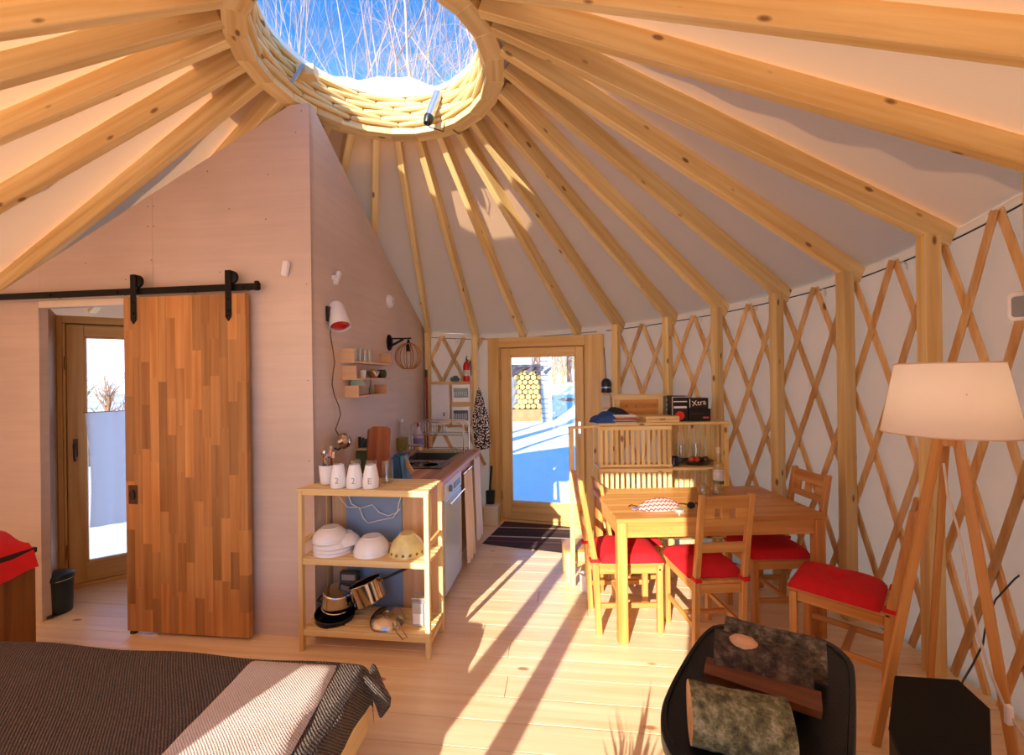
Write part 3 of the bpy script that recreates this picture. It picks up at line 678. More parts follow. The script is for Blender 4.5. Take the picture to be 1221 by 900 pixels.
# white box and black dustpan brush near the door
p = at_height(584, 627); bx = thing('storage_box', 'cream storage box on the floor between counter and front door', 'box', p, KA)
M().box(-.07, 0, 0, .09, .2, .19).obj('body', plain('cream_box', 'e9dcc0', .6), bx, bev=.006); M().box(-.074, -.004, .191, .094, .204, .21).obj('lid', plain('cream_lid', 'efe6d0', .6), bx, bev=.004)
br = thing('dustpan', 'black dustpan and brush standing on the cream box', 'dustpan', p + V((0, .08, .211)), KA)
M().prism([(-.045, 0, 0), (.045, 0, 0), (.055, 0, .15), (-.045, 0, .15)], (0, .03, 0)).obj('pan', BLKP, br, bev=.004); M().tube([(0, .015, .15), (.02, .02, .42)], .014, 10).obj('handle', BLKP, br, smooth=True)

# ---------------------------------------------------------------- things on the worktop
def on_top(px, py, z=.90): return at_height(px, py, z)
p = kloc(.13, .34, .9)
kbk = thing('knife_block', 'olive green kitchen bin block with black knife handles and wooden spoon', 'knife block', on_top(430, 563))
M().box(-.075, -.05, 0, .075, .06, .17).obj('block', plain('olive', '4c5527', .7), kbk, bev=.012, smooth=True, seg=2)
M().box(-.079, -.054, .172, .079, .064, .186).obj('rim', plain('rim_cream', 'b9a27a', .6), kbk, bev=.004)
for i in range(3): M().beam((.0 + i * .026, .0, .186), (-.004 + i * .026, 0, .27 - i * .008), .022, .02, up=(0, 1, 0)).obj('knife_handle', BLKP, kbk, bev=.005)
M().tube([(-.05, .0, .186), (-.085, 0, .29)], [.009, .006], 8).obj('wooden_spoon', stain('Z'), kbk, smooth=True)
t = thing('clip_lamp', 'small round chrome clip lamp against the kitchen partition', 'lamp', kloc(.07, .24, 1.19), KA)
M().lathe([(0, .045), (.03, .04), (.05, .02), (.055, -.01), (.05, -.012), (.046, .015), (.028, .034), (0, .038)], 26, (0, 0, 0), Matrix.Rotation(R(70), 4, 'Y')).obj('shade', plain('copper_steel', 'c8b8aa', .15, 1, 0), t, smooth=True)
M().tube([(-.0, 0, -.03), (-.04, 0, -.06), (-.066, .0, -.05)], .006, 8).obj('clip', BLKP, t, smooth=True)
M().lathe([(0, .03), (.015, .02), (.018, 0), (0, -.01)], 14, (.02, 0, -.005)).obj('bulb', WHITE, t, smooth=True)
p = on_top(449, 568)
cb = thing('cutting_board', 'red brown rounded cutting board leaning on the kitchen partition', 'cutting board', p, R(-18), rot=(R(-8), R(0), R(-14)))
def rrect(w_, h_, r_, n=6):
    o = []
    for cx_, cy_, a0 in ((w_ / 2 - r_, h_ - r_, 0), (-w_ / 2 + r_, h_ - r_, 90), (-w_ / 2 + r_, r_, 180), (w_ / 2 - r_, r_, 270)):
        for i in range(n + 1): a = R(a0 + 90 * i / n); o.append((cx_ + r_ * cos(a), cy_ + r_ * sin(a)))
    return o
M().prism([(x, 0, z) for x, z in rrect(.17, .36, .035)], (0, .016, 0)).obj('board', wood('board_red', 'ab6239', '7e4022', 'Z', .45, grain=.7), cb, bev=.003)
cb2 = thing('cutting_board', 'darker thin cutting board behind the red brown board', 'cutting board', p + V((-.025, .03, 0)), rot=(R(-6), 0, R(-14)))
M().prism([(x, 0, z) for x, z in rrect(.15, .34, .02)], (0, .014, 0)).obj('board', wood('board_dk', '8a5a34', '664022', 'Z', .5), cb2, bev=.003)
p = on_top(468, 577)
tb = thing('oven_mitt', 'blue quilted cloth folded over a stand on the worktop', 'cloth', p + V((0, .05, 0)), R(-10))
M().prism([(-.07, 0, .02), (.06, 0, .0), (.045, 0, .17), (.0, 0, .19), (-.02, 0, .18)], (0, .12, 0)).obj('cloth', plain('navy', '1f4a6e', .6, 0, .2, 20), tb, bev=.015, smooth=True, seg=3)
M().prism([(.06, -.002, .0), (.075, -.002, .0), (.05, -.002, .175), (.04, -.002, .175)], (0, .12, 0)).obj('edge_binding', plain('navy_lt', '3f7ea8', .5), tb, bev=.004)
M().beam((.04, .06, .16), (.10, .07, .05), .03, .012, up=(0, 1, 0)).obj('wooden_leg', stain('X'), tb)
bs = on_top(479, 541)
b1 = thing('water_bottle', 'large clear bottle with green label on the worktop', 'bottle', bs)
M().lathe([(0, 0), (.055, 0), (.06, .01), (.06, .2), (.05, .25), (.02, .29), (.018, .32), (0, .32)], 24).obj('body', CLEAR, b1, smooth=True); b1 = b1.children[0]
M().lathe([(.0605, .04), (.0612, .04), (.0612, .15), (.0605, .15)], 24).obj('label', plain('lab_g', '8f8a4a', .5, 0, .3, 30), b1, smooth=True)
M().lathe([(.021, .30), (.021, .328), (0, .328)], 14).obj('cap', plain('cap_w', 'e4dede', .4), b1, smooth=True)
b2 = thing('soap_bottle', 'white detergent bottle with violet label and red cap', 'bottle', on_top(499, 538))
M().lathe([(0, 0), (.045, 0), (.048, .01), (.05, .12), (.042, .18), (.02, .22), (.016, .24), (0, .24)], 20, squash=(1, .6)).obj('body', plain('soap_w', 'd8c4d2', .25), b2, smooth=True); b2 = b2.children[0]
M().lathe([(.0, .24), (.014, .24), (.012, .275), (0, .275)], 12).obj('cap', plain('cap_red', 'a21c22', .3), b2, smooth=True)
M().lathe([(.0495, .05), (.0512, .05), (.0505, .13), (.049, .13)], 20, squash=(1, .6)).obj('label', plain('lab_v', '8f86c8', .5, 0, .2, 40), b2, smooth=True)
# dish rack of chromed wire
dr = thing('dish_rack', 'two tier chrome wire dish rack behind the sink', 'dish rack', kloc(.12, 1.40, .905), KA)
m = M(); wR = .0035
W0, D0 = .50, .22
for y in (0, D0):
    m.tube([(0, y, 0), (0, y, .26), (.03, y, .29), (W0 - .03, y, .29), (W0, y, .26), (W0, y, 0)], .006, 8)
for z in (.02, .17):
    m.tube([(0, 0, z), (W0, 0, z), (W0, D0, z), (0, D0, z)], .0045, 6, True)
    for i in range(1, 13): m.tube([(W0 * i / 13, 0, z), (W0 * i / 13, D0, z)], .0024, 5)
m.obj('wire_frame', CHROME, dr, smooth=True)
M().box(.08, .02, -.002, .42, .2, .012).obj('drip_tray', plain('tray_y', 'c9b86e', .5), dr, bev=.004)
for i in range(3):
    lathe_thing('drying_glass', ['clear glass standing on the upper tier of the dish rack, left', 'clear glass in the middle of the upper tier of the dish rack', 'clear glass on the upper tier of the dish rack, right'][i], 'glass', [(0, 0), (.028, 0), (.032, .11), (.030, .11), (.026, .004), (0, .004)], CLEAR, kloc(.22 + i * .09, 1.52, 1.08), 18)
lathe_thing('bottle_brush', 'short wooden dish brush lying beside the dish rack', 'brush', [(0, 0), (.012, 0), (.01, .1), (.018, .12), (.018, .16), (0, .16)], pale('Z'), kloc(.16, 1.32, .925), 12, (R(70), 0, R(40)))

# meter boxes on the round wall
mb = thing('meter_board', 'wooden backing board with electric boxes in the kitchen corner', 'board', wall_pt(91.5, -.065, 1.30), atan2(-sin(R(0)), 1))
zt = lambda px, py: at_depth(px, py, 4.72)
def atw(px, py): return at_depth(px, py, 4.74)
mb.location = (0, 0, 0)
a, b = atw(514, 510), atw(563, 454)
M().box(a.x, 4.745, a.z, b.x, 4.76, b.z).obj('backing', oak('X'), mb)
mbx = thing('meter_cabinet', 'tall white electric cabinet left of the breaker boxes', 'electric box', (0, 0, 0)); a, b = atw(516, 506), atw(537, 458)
M().box(a.x, 4.65, a.z, b.x, 4.744, b.z).obj('body', WHITE, mbx, bev=.006); M().box(a.x + .008, 4.643, a.z + .008, b.x - .008, 4.6495, b.z - .008).obj('door', plain('box_white', 'dcd8e0', .4), mbx, bev=.003)
M().box(a.x + .13, 4.64, a.z + .1, a.x + .15, 4.6429, a.z + .14).obj('lock', STEEL, mbx)
for lab, y_b, y_t in (('upper white breaker box with dark window', 479, 458), ('lower white breaker box with dark switches', 506, 484)):
    q = thing('breaker_box', lab + ' in kitchen corner', 'electric box'); a, b = atw(540, y_b), atw(561, y_t)
    M().box(a.x, 4.67, a.z, b.x, 4.744, b.z).obj('body', WHITE, q, bev=.006)
    M().box(a.x + .02, 4.662, a.z + .05, b.x - .02, 4.6695, b.z - .04).obj('window', plain('brk_dark', '2a3d52', .12), q)
    m = M()
    for i in range(7): m.box(a.x + .026 + i * .021, 4.655, a.z + .065, a.x + .04 + i * .021, 4.6615, b.z - .075)
    m.obj('switches', plain('sw_grey', 'a8b4c0', .4), q)
fe = thing('fire_extinguisher', 'red fire extinguisher standing on the meter board', 'fire extinguisher', V((atw(557, 454).x, 4.71, atw(557, 454.5).z)))
M().lathe([(0, 0), (.036, 0), (.04, .01), (.04, .17), (.03, .2), (.014, .215), (.012, .225), (0, .225)], 20).obj('cylinder', plain('ext_red', 'c4141a', .25, 0, 0, coat=.5), fe, smooth=True); fe = fe.children[0]
M().lathe([(.0405, .06), (.041, .06), (.041, .12), (.0405, .12)], 20).obj('label', plain('ext_lab', 'd9cfc4', .5, 0, .3, 60), fe, smooth=True)
M().box(-.008, -.03, .225, .008, .02, .245).obj('valve', BLKP, fe, bev=.002); M().beam((0, -.02, .245), (0, .03, .275), .012, .006).obj('lever', BLKP, fe)
M().tube([(0, .01, .235), (.03, .02, .22), (.046, .02, .15), (.045, .01, .06)], .006, 6).obj('hose', BLKP, fe, smooth=True)
ad = thing('adapter', 'small black plug adapter lying on the meter board', 'adapter', V((atw(543, 454).x, 4.71, atw(543, 454.5).z)))
M().box(-.05, -.03, 0, .05, .03, .045).obj('body', BLKP, ad, bev=.01, smooth=True, seg=2); M().box(-.02, -.02, .046, .03, .02, .06).obj('top', BLKP, ad, bev=.004)
pb = thing('broom', 'broom with dark red stick standing in the kitchen corner', 'broom', atw(512, 540) * 1)
pb.location = (atw(512, 500).x, 4.66, 0); M().tube([(0, 0, .12), (-.012, .0, 1.62)], .012, 10).obj('stick', plain('red_stick', '8f1f1a', .4), pb, smooth=True)
M().tube([(-.012, 0, 1.62), (-.0125, 0, 1.70)], .014, 10).obj('grip', BLKP, pb, smooth=True); M().box(-.11, -.02, 0, .11, .02, .12).obj('bristles', plain('bristle', '6b2020', .8, bump=.4, bscale=200), pb, bev=.008)
# patterned towel on hook
tw = thing('kitchen_towel', 'black and white patterned towel hanging beside the front door', 'towel', at_depth(571, 465, 4.62))
P = []
for i in range(12):
    f = i / 11; wdt = .02 + .065 * min(1, f * 2.2); P.append([((j / 12 - .5) * 2 * wdt + .03 * f, -.014 * sin(j * 1.3 + f * 2) * (1 - .3 * f), -.64 * f + .05 * abs(j / 12 - .5) * f) for j in range(13)])
def patt():
    m, n, b = base('towel_print'); L = n.links.new; tc = n.nodes.new('ShaderNodeTexCoord'); vo = n.nodes.new('ShaderNodeTexVoronoi'); vo.inputs['Scale'].default_value = 60; L(tc.outputs['Object'], vo.inputs['Vector'])
    cr = n.nodes.new('ShaderNodeValToRGB'); cr.color_ramp.interpolation = 'CONSTANT'; cr.color_ramp.elements[0].color = lin('efe9ea'); cr.color_ramp.elements[1].position = .42; cr.color_ramp.elements[1].color = lin('2b2430')
    L(vo.outputs['Distance'], cr.inputs[0]); L(cr.outputs[0], b.inputs['Base Color']); b.inputs['Roughness'].default_value = .9; return m
M().grid(P).obj('cloth', patt(), tw, smooth=True, ang=80); M().tube([(0, .04, .01), (0, -.015, .01), (0, -.02, .03)], .006, 6).obj('hook', STEEL, tw)

# ================================================================ near shelf unit (pine) at the end of the counter
su = thing('shelf_unit', 'open pine shelf unit of three slatted tiers before the counter', 'shelf', at_height(366, 778), KA)
su.location = at_height(513, 787) - U * .80
SUW, SUD = .80, .30
for x in (0, SUW - .028):
    for y in (0, SUD - .032): M().box(x, y, 0, x + .028, y + .032, .945).obj('post', pale('Z'), su, bev=.002)
M().box(-.004, -.004, .946, SUW + .004, .028, .962).obj('top_edge', pale('X'), su, bev=.002)
LZ = (.095, .515, .925)
for z in LZ:
    M().box(.029, .002, z - .002, SUW - .029, .022, z + .034).obj('shelf_rail', pale('X'), su, bev=.002)
    M().box(.029, SUD - .022, z - .002, SUW - .029, SUD - .002, z + .034).obj('shelf_rail', pale('X'), su, bev=.002)
    for i in range(5 if z < .9 else 5): M().box(.004, .026 + i * .052, z + .02, SUW - .004, .026 + i * .052 + .042, z + .034).obj('slat', pale('X'), su, bev=.002)
for x in (0.003, SUW - .025):
    for z in (.06, .62): M().box(x, .033, z, x + .018, SUD - .033, z + .03).obj('side_rail', pale('Y'), su, bev=.002)
def S_(x, y, z): return su.location + U * x + W * y + V((0, 0, z))
TZ0, MZ, BZ = .9595, .5495, .1295
TZ0 = .963
# blue-grey panel and cable behind
bp_ = thing('blue_board', 'blue grey board standing behind the pine shelf unit', 'panel', S_(.14, SUD + .012, 0), KA)
M().box(0, 0, .03, .38, .014, .88).obj('sheet', plain('bluegrey', '7d94b4', .5, 0, .04, 2), bp_, bev=.002)
cw_ = thing('white_cable', 'thin white cable looping in front of the blue grey board', 'cable', S_(0, SUD - .01, 0), KA)
M().tube([(.12, 0, .87), (.16, 0, .87), (.19, .0, .79), (.25, 0, .765), (.33, 0, .79), (.38, 0, .74), (.44, 0, .72), (.50, 0, .745), (.51, 0, .80), (.53, 0, .86)], .003, 6).obj('cord', WHITE, cw_, smooth=True)
M().tube([(.10, 0.0, .84), (.16, 0, .77), (.24, 0, .77), (.27, 0, .70), (.30, 0, .67), (.38, 0, .69), (.47, 0, .71), (.52, 0, .77)], .0028, 6).obj('cord', WHITE, cw_, smooth=True)
M().tube([(.08, 0, .875), (.13, 0, .88)], .018, 12).obj('plug', WHITE, cw_, smooth=True)
# cutlery pot
cp = thing('cutlery_pot', 'white ribbed pot full of cutlery on top of the shelf unit', 'pot', S_(.115, .14, TZ0))
M().lathe([(0, 0), (.042, 0), (.044, .004), (.046, .03), (.049, .06), (.053, .115), (.05, .115), (.042, .006), (0, .006)], 28).obj('pot', PORC, cp, smooth=True)
random.seed(8)
for i in range(11):
    a = random.uniform(0, 6.28); r_ = random.uniform(.008, .03); b_ = V((r_ * cos(a), r_ * sin(a), .012)); hgt = random.uniform(.17, .22); e = V((r_ * cos(a) * 1.5, r_ * sin(a) * 1.4, hgt)); k_ = i % 3
    p_ = thing('utensil', ['steel spoon in the white cutlery pot', 'steel fork in the white cutlery pot', 'table knife with steel blade in the white cutlery pot'][k_], ['spoon', 'fork', 'knife'][k_], cp.location + b_, group=['spoons in the cutlery pot', 'forks in the cutlery pot', 'knives in the cutlery pot'][k_]); d_ = e - b_
    m = M().tube([(0, 0, 0), d_ * .5, d_ * .8], [.003, .0035, .003], 6)
    if k_ == 0: m.tube([d_ * .8, d_ * .86, d_ * .93, d_ * 1.0, d_ * 1.03], [.003, .009, .012, .009, .002], 10)
    elif k_ == 1:
        m.tube([d_ * .8, d_ * .86, d_ * .9], [.003, .009, .009], 8)
        for q in (-.007, 0, .007): m.tube([d_ * .9 + V((q, 0, 0)), d_ * 1.04 + V((q, 0, 0))], .0018, 5)
    else: m.beam(d_ * .8, d_ * 1.02, .004, .016)
    m.obj('metal', STEEL if i % 2 else plain('copper_met', 'b08068', .25, 1, 0), p_, smooth=True)
# three white tapered cups with grey numeral-like marks
cupm = M().lathe([(0, 0), (.046, 0), (.048, .004), (.047, .05), (.038, .10), (.030, .135), (.027, .135), (.034, .1), (.042, .05), (.042, .006), (0, .006)], 28).mesh('cup_body', PORC, smooth=True)
NUMM = plain('grey_print', '9a948e', .5, 0, 0)
for i, ch in enumerate(('2', '2', 'E')):
    loc = S_(.232 + i * .101, .055, TZ0)
    c = thing('cup', ['white tapered ceramic cup with a grey 2, next to the cutlery pot', 'white tapered ceramic cup with a grey 2, in the middle of three', 'white tapered ceramic cup with a pale mark, nearest the worktop corner'][i], 'cup', loc, KA, 'white tapered cups on the shelf unit'); link('body', cupm, c)
    text(ch, .05, NUMM, c, Matrix.Translation((.0125, -.0466, .045)) @ Matrix.Rotation(R(90), 4, 'X'), 'printed_mark', .0004)
tum = M().lathe([(.036, 0), (.039, .002), (.034, .135), (.03, .14), (0, .14), (0, .136), (.031, .134), (.0365, .002)], 24).mesh('tumbler', CLEAR, smooth=True, ang=50)
for i in range(3):
    o = link('drinking_glass', tum); o.location = S_(.27 + i * .105, .185, TZ0); tag(o, ['tall upturned glass behind the first white cup', 'tall upturned glass behind the middle white cup', 'tall upturned glass behind the cup nearest the worktop corner'][i], 'glass', 'upturned glasses behind the white cups')
# bowls
def stack(x, y, z, n, r0, label, group, name='bowl', flip=True, h=.062, step=.013, tilt=None):
    for i in range(n):
        prof = [(0, h), (r0 * .5, h), (r0 * .52, h - .006), (r0 * .62, h - .01), (r0 * .88, h * .45), (r0, .004), (r0, 0), (r0 * .97, 0), (r0 * .85, h * .42), (r0 * .58, h - .018), (0, h - .014)]
        lathe_thing(name, label[i], name, prof, PORC, S_(x, y, z + step * i), 36, group=group, rot=tilt)
stack(.15, .14, MZ, 3, .122, ['wide white plate bowl at the bottom of the upturned stack', 'wide white plate bowl second in the upturned stack', 'wide white plate bowl third in the upturned stack'], 'white bowls stacked upside down', h=.05, step=.022)
stack(.135, .125, MZ + .072, 2, .105, ['white bowl fourth in the upturned stack', 'white bowl on top of the upturned stack'], 'white bowls stacked upside down', h=.062, step=.016)
stack(.205, .16, MZ + .045, 1, .098, ['white bowl leaning behind the upturned stack'], None, h=.06)
stack(.40, .13, MZ, 2, .108, ['lower white bowl upside down in the middle of the shelf', 'upper white bowl upside down in the middle of the shelf'], 'pair of white bowls upside down', h=.08, step=.02)
yb = plain('cream_flower', 'f1dc9a', .3, 0, .25, 18)
lathe_thing('bowl', 'cream yellow patterned bowl upside down, at the sunlit end of shelf', 'bowl', [(0, .12), (.045, .12), (.05, .11), (.085, .075), (.105, .02), (.108, 0), (.102, 0), (.08, .07), (0, .105)], yb, S_(.62, .14, MZ), 36)
m = M(); random.seed(2)
for i in range(16): a = i * 2 * pi / 16; m.lathe([(0, .005), (.006, .003), (.009, 0)], 10, (.106 * cos(a), .106 * sin(a), .02), Matrix.Rotation(a, 4, 'Z') @ Matrix.Rotation(R(80), 4, 'Y'))
o = m.obj('flower_garland', plain('olive_flowers', '8a6d2c', .6), None, smooth=True); o.location = S_(.62, .14, MZ); tag(o, 'brown flower garland round the cream bowl rim', 'garland')
# pots and pans on the lowest tier
def pot(name, label, r_, h_, loc, rot, handle=None, mat=STEEL, lidk=False):
    t = thing(name, label, 'pot', loc, rot=rot)
    M().lathe([(0, 0), (r_ * .95, 0), (r_, .006), (r_, h_), (r_ * 1.04, h_ + .003), (r_ * 1.02, h_ + .006), (r_ * .975, h_), (r_ * .97, .01), (0, .008)], 36).obj('pan_body', mat, t, smooth=True)
    if handle == 'long':
        M().beam((r_, 0, h_ * .8), (r_ + .2, 0, h_ * .9), .022, .014).obj('long_handle', BLKP, t, bev=.004)
        M().beam((r_ - .003, 0, h_ * .8), (r_ + .02, 0, h_ * .8), .03, .01).obj('rivet_plate', STEEL, t)
    if handle == 'loops':
        for s_ in (-1, 1): M().tube([(s_ * r_, -.03, h_ * .7), (s_ * (r_ + .025), -.025, h_ * .7), (s_ * (r_ + .025), .025, h_ * .7), (s_ * r_, .03, h_ * .7)], .005, 8).obj('loop_handle', BLKP, t, smooth=True)
    return t
pot('frying_pan', 'black frying pan lying flat under the upturned steel pot', .115, .035, S_(.15, .14, BZ + .003), (R(6), R(4), 0), None, plain('nonstick', '101012', .25, .2, 0))
pot('saucepan', 'polished steel saucepan upside down on the black frying pan', .088, .10, S_(.165, .155, BZ + .165), (R(186), R(8), R(0)), 'loops')
t = pot('saucepan', 'large polished steel saucepan tilted with black handle pointing right', .10, .12, S_(.37, .17, BZ + .10), (R(-6), R(-20), R(0)), 'long')
lid = thing('pan_lid', 'domed steel lid with ring handle lying in front on lowest tier', 'lid', S_(.50, .11, BZ + .02), rot=(R(24), 0, R(10)))
M().lathe([(.1, 0), (.1, .006), (.09, .02), (.06, .04), (.02, .052), (0, .054), (0, .05), (.058, .036), (.09, .014)], 36).obj('dome', plain('lid_steel', 'bdb2a8', .22, 1, 0), lid, smooth=True)
M().tube([(.02 * cos(a), .02 * sin(a), .056) for a in [2 * pi * i / 12 for i in range(12)]], .003, 5, True).obj('ring_handle', STEEL, lid, smooth=True)
wh = thing('trivet', 'folded chrome wire trivet hanging over the shelf edge', 'trivet', S_(.62, .02, BZ + .005))
M().tube([(-.06, .05, .03), (-.02, -.01, .006), (.02, -.04, -.015), (.045, -.03, -.01), (.0, .02, .01), (-.03, .06, .025)], .0035, 6).obj('wire', CHROME, wh, smooth=True)
jr = thing('glass_jar', 'square clear storage jar with white label and clip lid', 'jar', S_(.70, .13, BZ), KA)
M().box(-.04, -.04, .0, .04, .04, .15).obj('body', plain('jar_body', 'cdd0d4', .1, .3, 0), jr, bev=.01, smooth=True, seg=2)
M().box(-.043, -.043, .151, .043, .043, .172).obj('lid', plain('lid_clear', 'b9b6b2', .15, .5, 0), jr, bev=.004); M().box(-.03, -.0425, .02, .03, -.0405, .08).obj('label', WHITE, jr)
M().tube([(.045, 0, .16), (.055, 0, .14), (.045, 0, .11)], .003, 6).obj('clip', CHROME, jr, smooth=True)
gb = thing('tea_box', 'dark box standing at the back of the lowest tier', 'box', S_(.19, .255, BZ), KA); M().box(-.06, -.02, 0, .06, .02, .24).obj('box', plain('dark_box', '3a3230', .5), gb, bev=.003)
M().box(-.045, -.0215, .19, .045, -.0201, .225).obj('label', plain('lab_grey', '9a8f8a', .5), gb)

# ================================================================ bed
BK = V((-.635, 1.87, 0))            # far right corner of the bed
bed = thing('bed', 'low bed with pale wooden side at the lower left', 'bed', BK, KA)
BLN, BWD = 2.00, 1.40
M().box(-BLN, -BWD, .08, -.005, 0, .24).obj('bed_frame', pale('Y'), bed, bev=.006)
for x in (-BLN + .1, -.1):
    for y in (-BWD + .1, -.1): M().box(x - .03, y - .03, 0, x + .03, y + .03, .08).obj('leg', pale('Z'), bed)
M().box(-BLN + .01, -BWD + .01, .241, -.02, -.015, .36).obj('mattress', plain('mattress', 'e8dccb', .9), bed, bev=.04, smooth=True, seg=3)
def knit(name, c1, c2, sc, bump=.5):
    m, n, b = base(name); L = n.links.new; tc = n.nodes.new('ShaderNodeTexCoord')
    wv = n.nodes.new('ShaderNodeTexWave'); wv.wave_type = 'BANDS'; wv.bands_direction = 'DIAGONAL'; wv.inputs['Scale'].default_value = sc; wv.inputs['Distortion'].default_value = 1.2; wv.inputs['Detail'].default_value = 2; wv.inputs['Detail Scale'].default_value = 3
    w2 = n.nodes.new('ShaderNodeTexVoronoi'); w2.inputs['Scale'].default_value = sc * 3.2
    L(tc.outputs['Object'], wv.inputs[0]); L(tc.outputs['Object'], w2.inputs['Vector'])
    ad = n.nodes.new('ShaderNodeMath'); ad.operation = 'MULTIPLY'; L(wv.outputs['Fac'], ad.inputs[0]); L(w2.outputs['Distance'], ad.inputs[1])
    mx = n.nodes.new('ShaderNodeMix'); mx.data_type = 'RGBA'; mx.inputs[6].default_value = lin(c1); mx.inputs[7].default_value = lin(c2); mr = n.nodes.new('ShaderNodeMapRange'); mr.inputs[2].default_value = .5; L(ad.outputs[0], mr.inputs[0]); L(mr.outputs[0], mx.inputs[0]); L(mx.outputs[2], b.inputs['Base Color'])
    bp = n.nodes.new('ShaderNodeBump'); bp.inputs['Strength'].default_value = bump; bp.inputs['Distance'].default_value = .02; L(ad.outputs[0], bp.inputs['Height']); L(bp.outputs[0], b.inputs['Normal']); b.inputs['Roughness'].default_value = .85; return m
cov = knit('brown_knit', '463a34', '85746a', 48, .9)
def drape(u, v):
    """bed cover: top surface then hang at right and far edges; u=distance left from right edge (negative hangs), v = distance toward camera (negative hangs)"""
    x = -u; y = -v; z = .380
    rr = .035
    if u < 0: x = .012 + .004 * sin(v * 30); z -= min(-u, .16) 
    elif u < rr: z -= (rr - sqrt(max(0, rr * rr - (rr - u) ** 2))) * .8
    if v < 0: y = .012 + .004 * sin(u * 25); z -= min(-v, .14)
    elif v < rr: z -= (rr - sqrt(max(0, rr * rr - (rr - v) ** 2))) * .8
    z += .006 * sin(u * 9 + v * 5) + .004 * sin(v * 14)
    return (x, y, z)
us = [-.17, -.13, -.08, -.03, 0, .01, .02, .035] + [.035 + (BLN - .04) * i / 50 for i in range(1, 51)]
vs_ = [-.12, -.08, -.03, 0, .01, .02, .035] + [.035 + (BWD - .04) * i / 34 for i in range(1, 35)]
bc = M().grid([[drape(u, v) for v in vs_] for u in us]).obj('bed_cover', cov, None, smooth=True, ang=80)
bc.location = BK; bc.rotation_euler = (0, 0, KA); tag(bc, 'dark brown knitted cover spread over the bed', 'blanket')
# hanging corner tip of the cover
P = []
for i in range(9):
    f = i / 8; P.append([(.0 + .10 * f * (1 - abs(g - .5)) + .012, .02 - .1 * g + .03 * f * sin(g * 7), .36 - .05 * f - .09 * f * f + .012 * sin(g * 9 + f * 4)) for g in [j / 10 for j in range(11)]])
o = M().grid(P).obj('cover_corner', cov, bc, smooth=True, ang=80)
# pale throw strip laid diagonally
thr = knit('grey_throw', 'b7aaa6', 'd6cbc4', 60, .25)
q = [at_height(300, 787, .392), at_height(404, 793, .392), at_height(346, 899, .392), at_height(191, 899, .392)]
d1_ = (q[3] - q[0]) ; d2_ = (q[2] - q[1])
P = []; nI, nJ = 30, 20
for i in range(nI + 1):
    f = i / nI * 1.9; a = q[0] + d1_ * f; b = q[1] + d2_ * f; row = []
    for j in range(nJ + 1):
        g = j / nJ; p = a.lerp(b, g); e = min(g, 1 - g) * nJ; z = .398 + .012 * min(1, e / 2) ** .5 + .003 * sin(f * 9 + g * 6)
        if i == 0: z = .391
        if i == 1: z -= .003
        if j in (0, nJ): z = .386
        row.append((p.x, p.y, z))
    P.append(row)
tag(M().grid(P).obj('throw_blanket', thr, None, smooth=True, ang=80), 'pale grey throw laid slantwise across the end of the bed', 'blanket')

# bedside cabinet with red cloth
bcab = thing('bedside_cabinet', 'rustic dark topped wooden cabinet at the left edge, beyond the bed', 'cabinet', V((-3.14, 2.18, 0)), R(-8))
rus = wood('rustic', 'b87a34', '70401a', 'Z', .5, knots=.12, vary=.35, grain=.7)
for i in range(5): M().box(i * .085, -.012, .02, i * .085 + .082, 0, .66).obj('front_plank', rus, bcab, bev=.004)
M().box(.0, .001, .0, .425, .3, .66).obj('carcass', rus, bcab)
M().box(-.01, -.02, .661, .43, .31, .69).obj('cabinet_top', plain('dark_top', '2a1a14', .4), bcab, bev=.004)
P = []
for i in range(15):
    f = i / 14; P.append([(.02 + .445 * f, -.05 + .34 * g, .70 + .12 * sin(pi * min(1, f * .8 + .25)) * (.6 + .4 * sin(pi * g)) - (max(0, f - .9) * 1.2) + .012 * sin(f * 13 + g * 8)) for g in [j / 10 for j in range(11)]])
o = M().grid(P).obj('red_blanket', plain('red_cloth', 'd8181c', .8, 0, .1, 20), None, smooth=True, ang=80); o.location = bcab.location; o.rotation_euler = (0, 0, R(-8)); tag(o, 'bright red cloth heaped on the bedside cabinet', 'blanket')
# pedal bin
pbn = thing('pedal_bin', 'small dark green pedal bin in the washroom doorway', 'bin', V((-3.215, 3.04, 0)), R(-60))
dg = plain('bin_green', '20343a', .35, .2, .02)
M().lathe([(0, .0), (.078, 0), (.08, .01), (.086, .235), (0, .235)], 32).obj('body', dg, pbn, smooth=True)
M().lathe([(.09, .238), (.091, .25), (.085, .27), (.04, .288), (0, .29), (0, .238)], 32).obj('lid', dg, pbn, smooth=True)
M().lathe([(.0865, .232), (.0905, .232), (.0905, .238), (.0865, .238)], 32).obj('rim_band', STEEL, pbn, smooth=True)
M().box(.07, -.02, .01, .115, .02, .02).obj('pedal', BLKP, pbn, bev=.003)

# ================================================================ dining table
tbA, tbB, tbC, tbD = V((.612, 2.577, 0)), V((1.898, 2.605, 0)), V((1.88, 3.29, 0)), V((.655, 3.30, 0))
tang = atan2(tbB.y - tbA.y, tbB.x - tbA.x)
tb = thing('dining_table', 'stained pine dining table with square legs', 'table', tbA, tang); TLn, TDp = 1.275, .705
for i in range(5): M().box(0, i * TDp / 5 + .0004, .724, TLn, (i + 1) * TDp / 5 - .0004, .75).obj('top_board', stain('X'), tb, bev=.0015)
for x in (.005, TLn - .065):
    for y in (.005, TDp - .065): M().box(x, y, 0, x + .06, y + .06, .7235).obj('leg', stain('Z'), tb, bev=.004)
for y in (.015, TDp - .037): M().box(.066, y, .632, TLn - .066, y + .022, .7235).obj('apron', stain('X'), tb, bev=.002)
for x in (.015, TLn - .037): M().box(x, .066, .632, x + .022, TDp - .066, .7235).obj('apron', stain('Y'), tb, bev=.002)

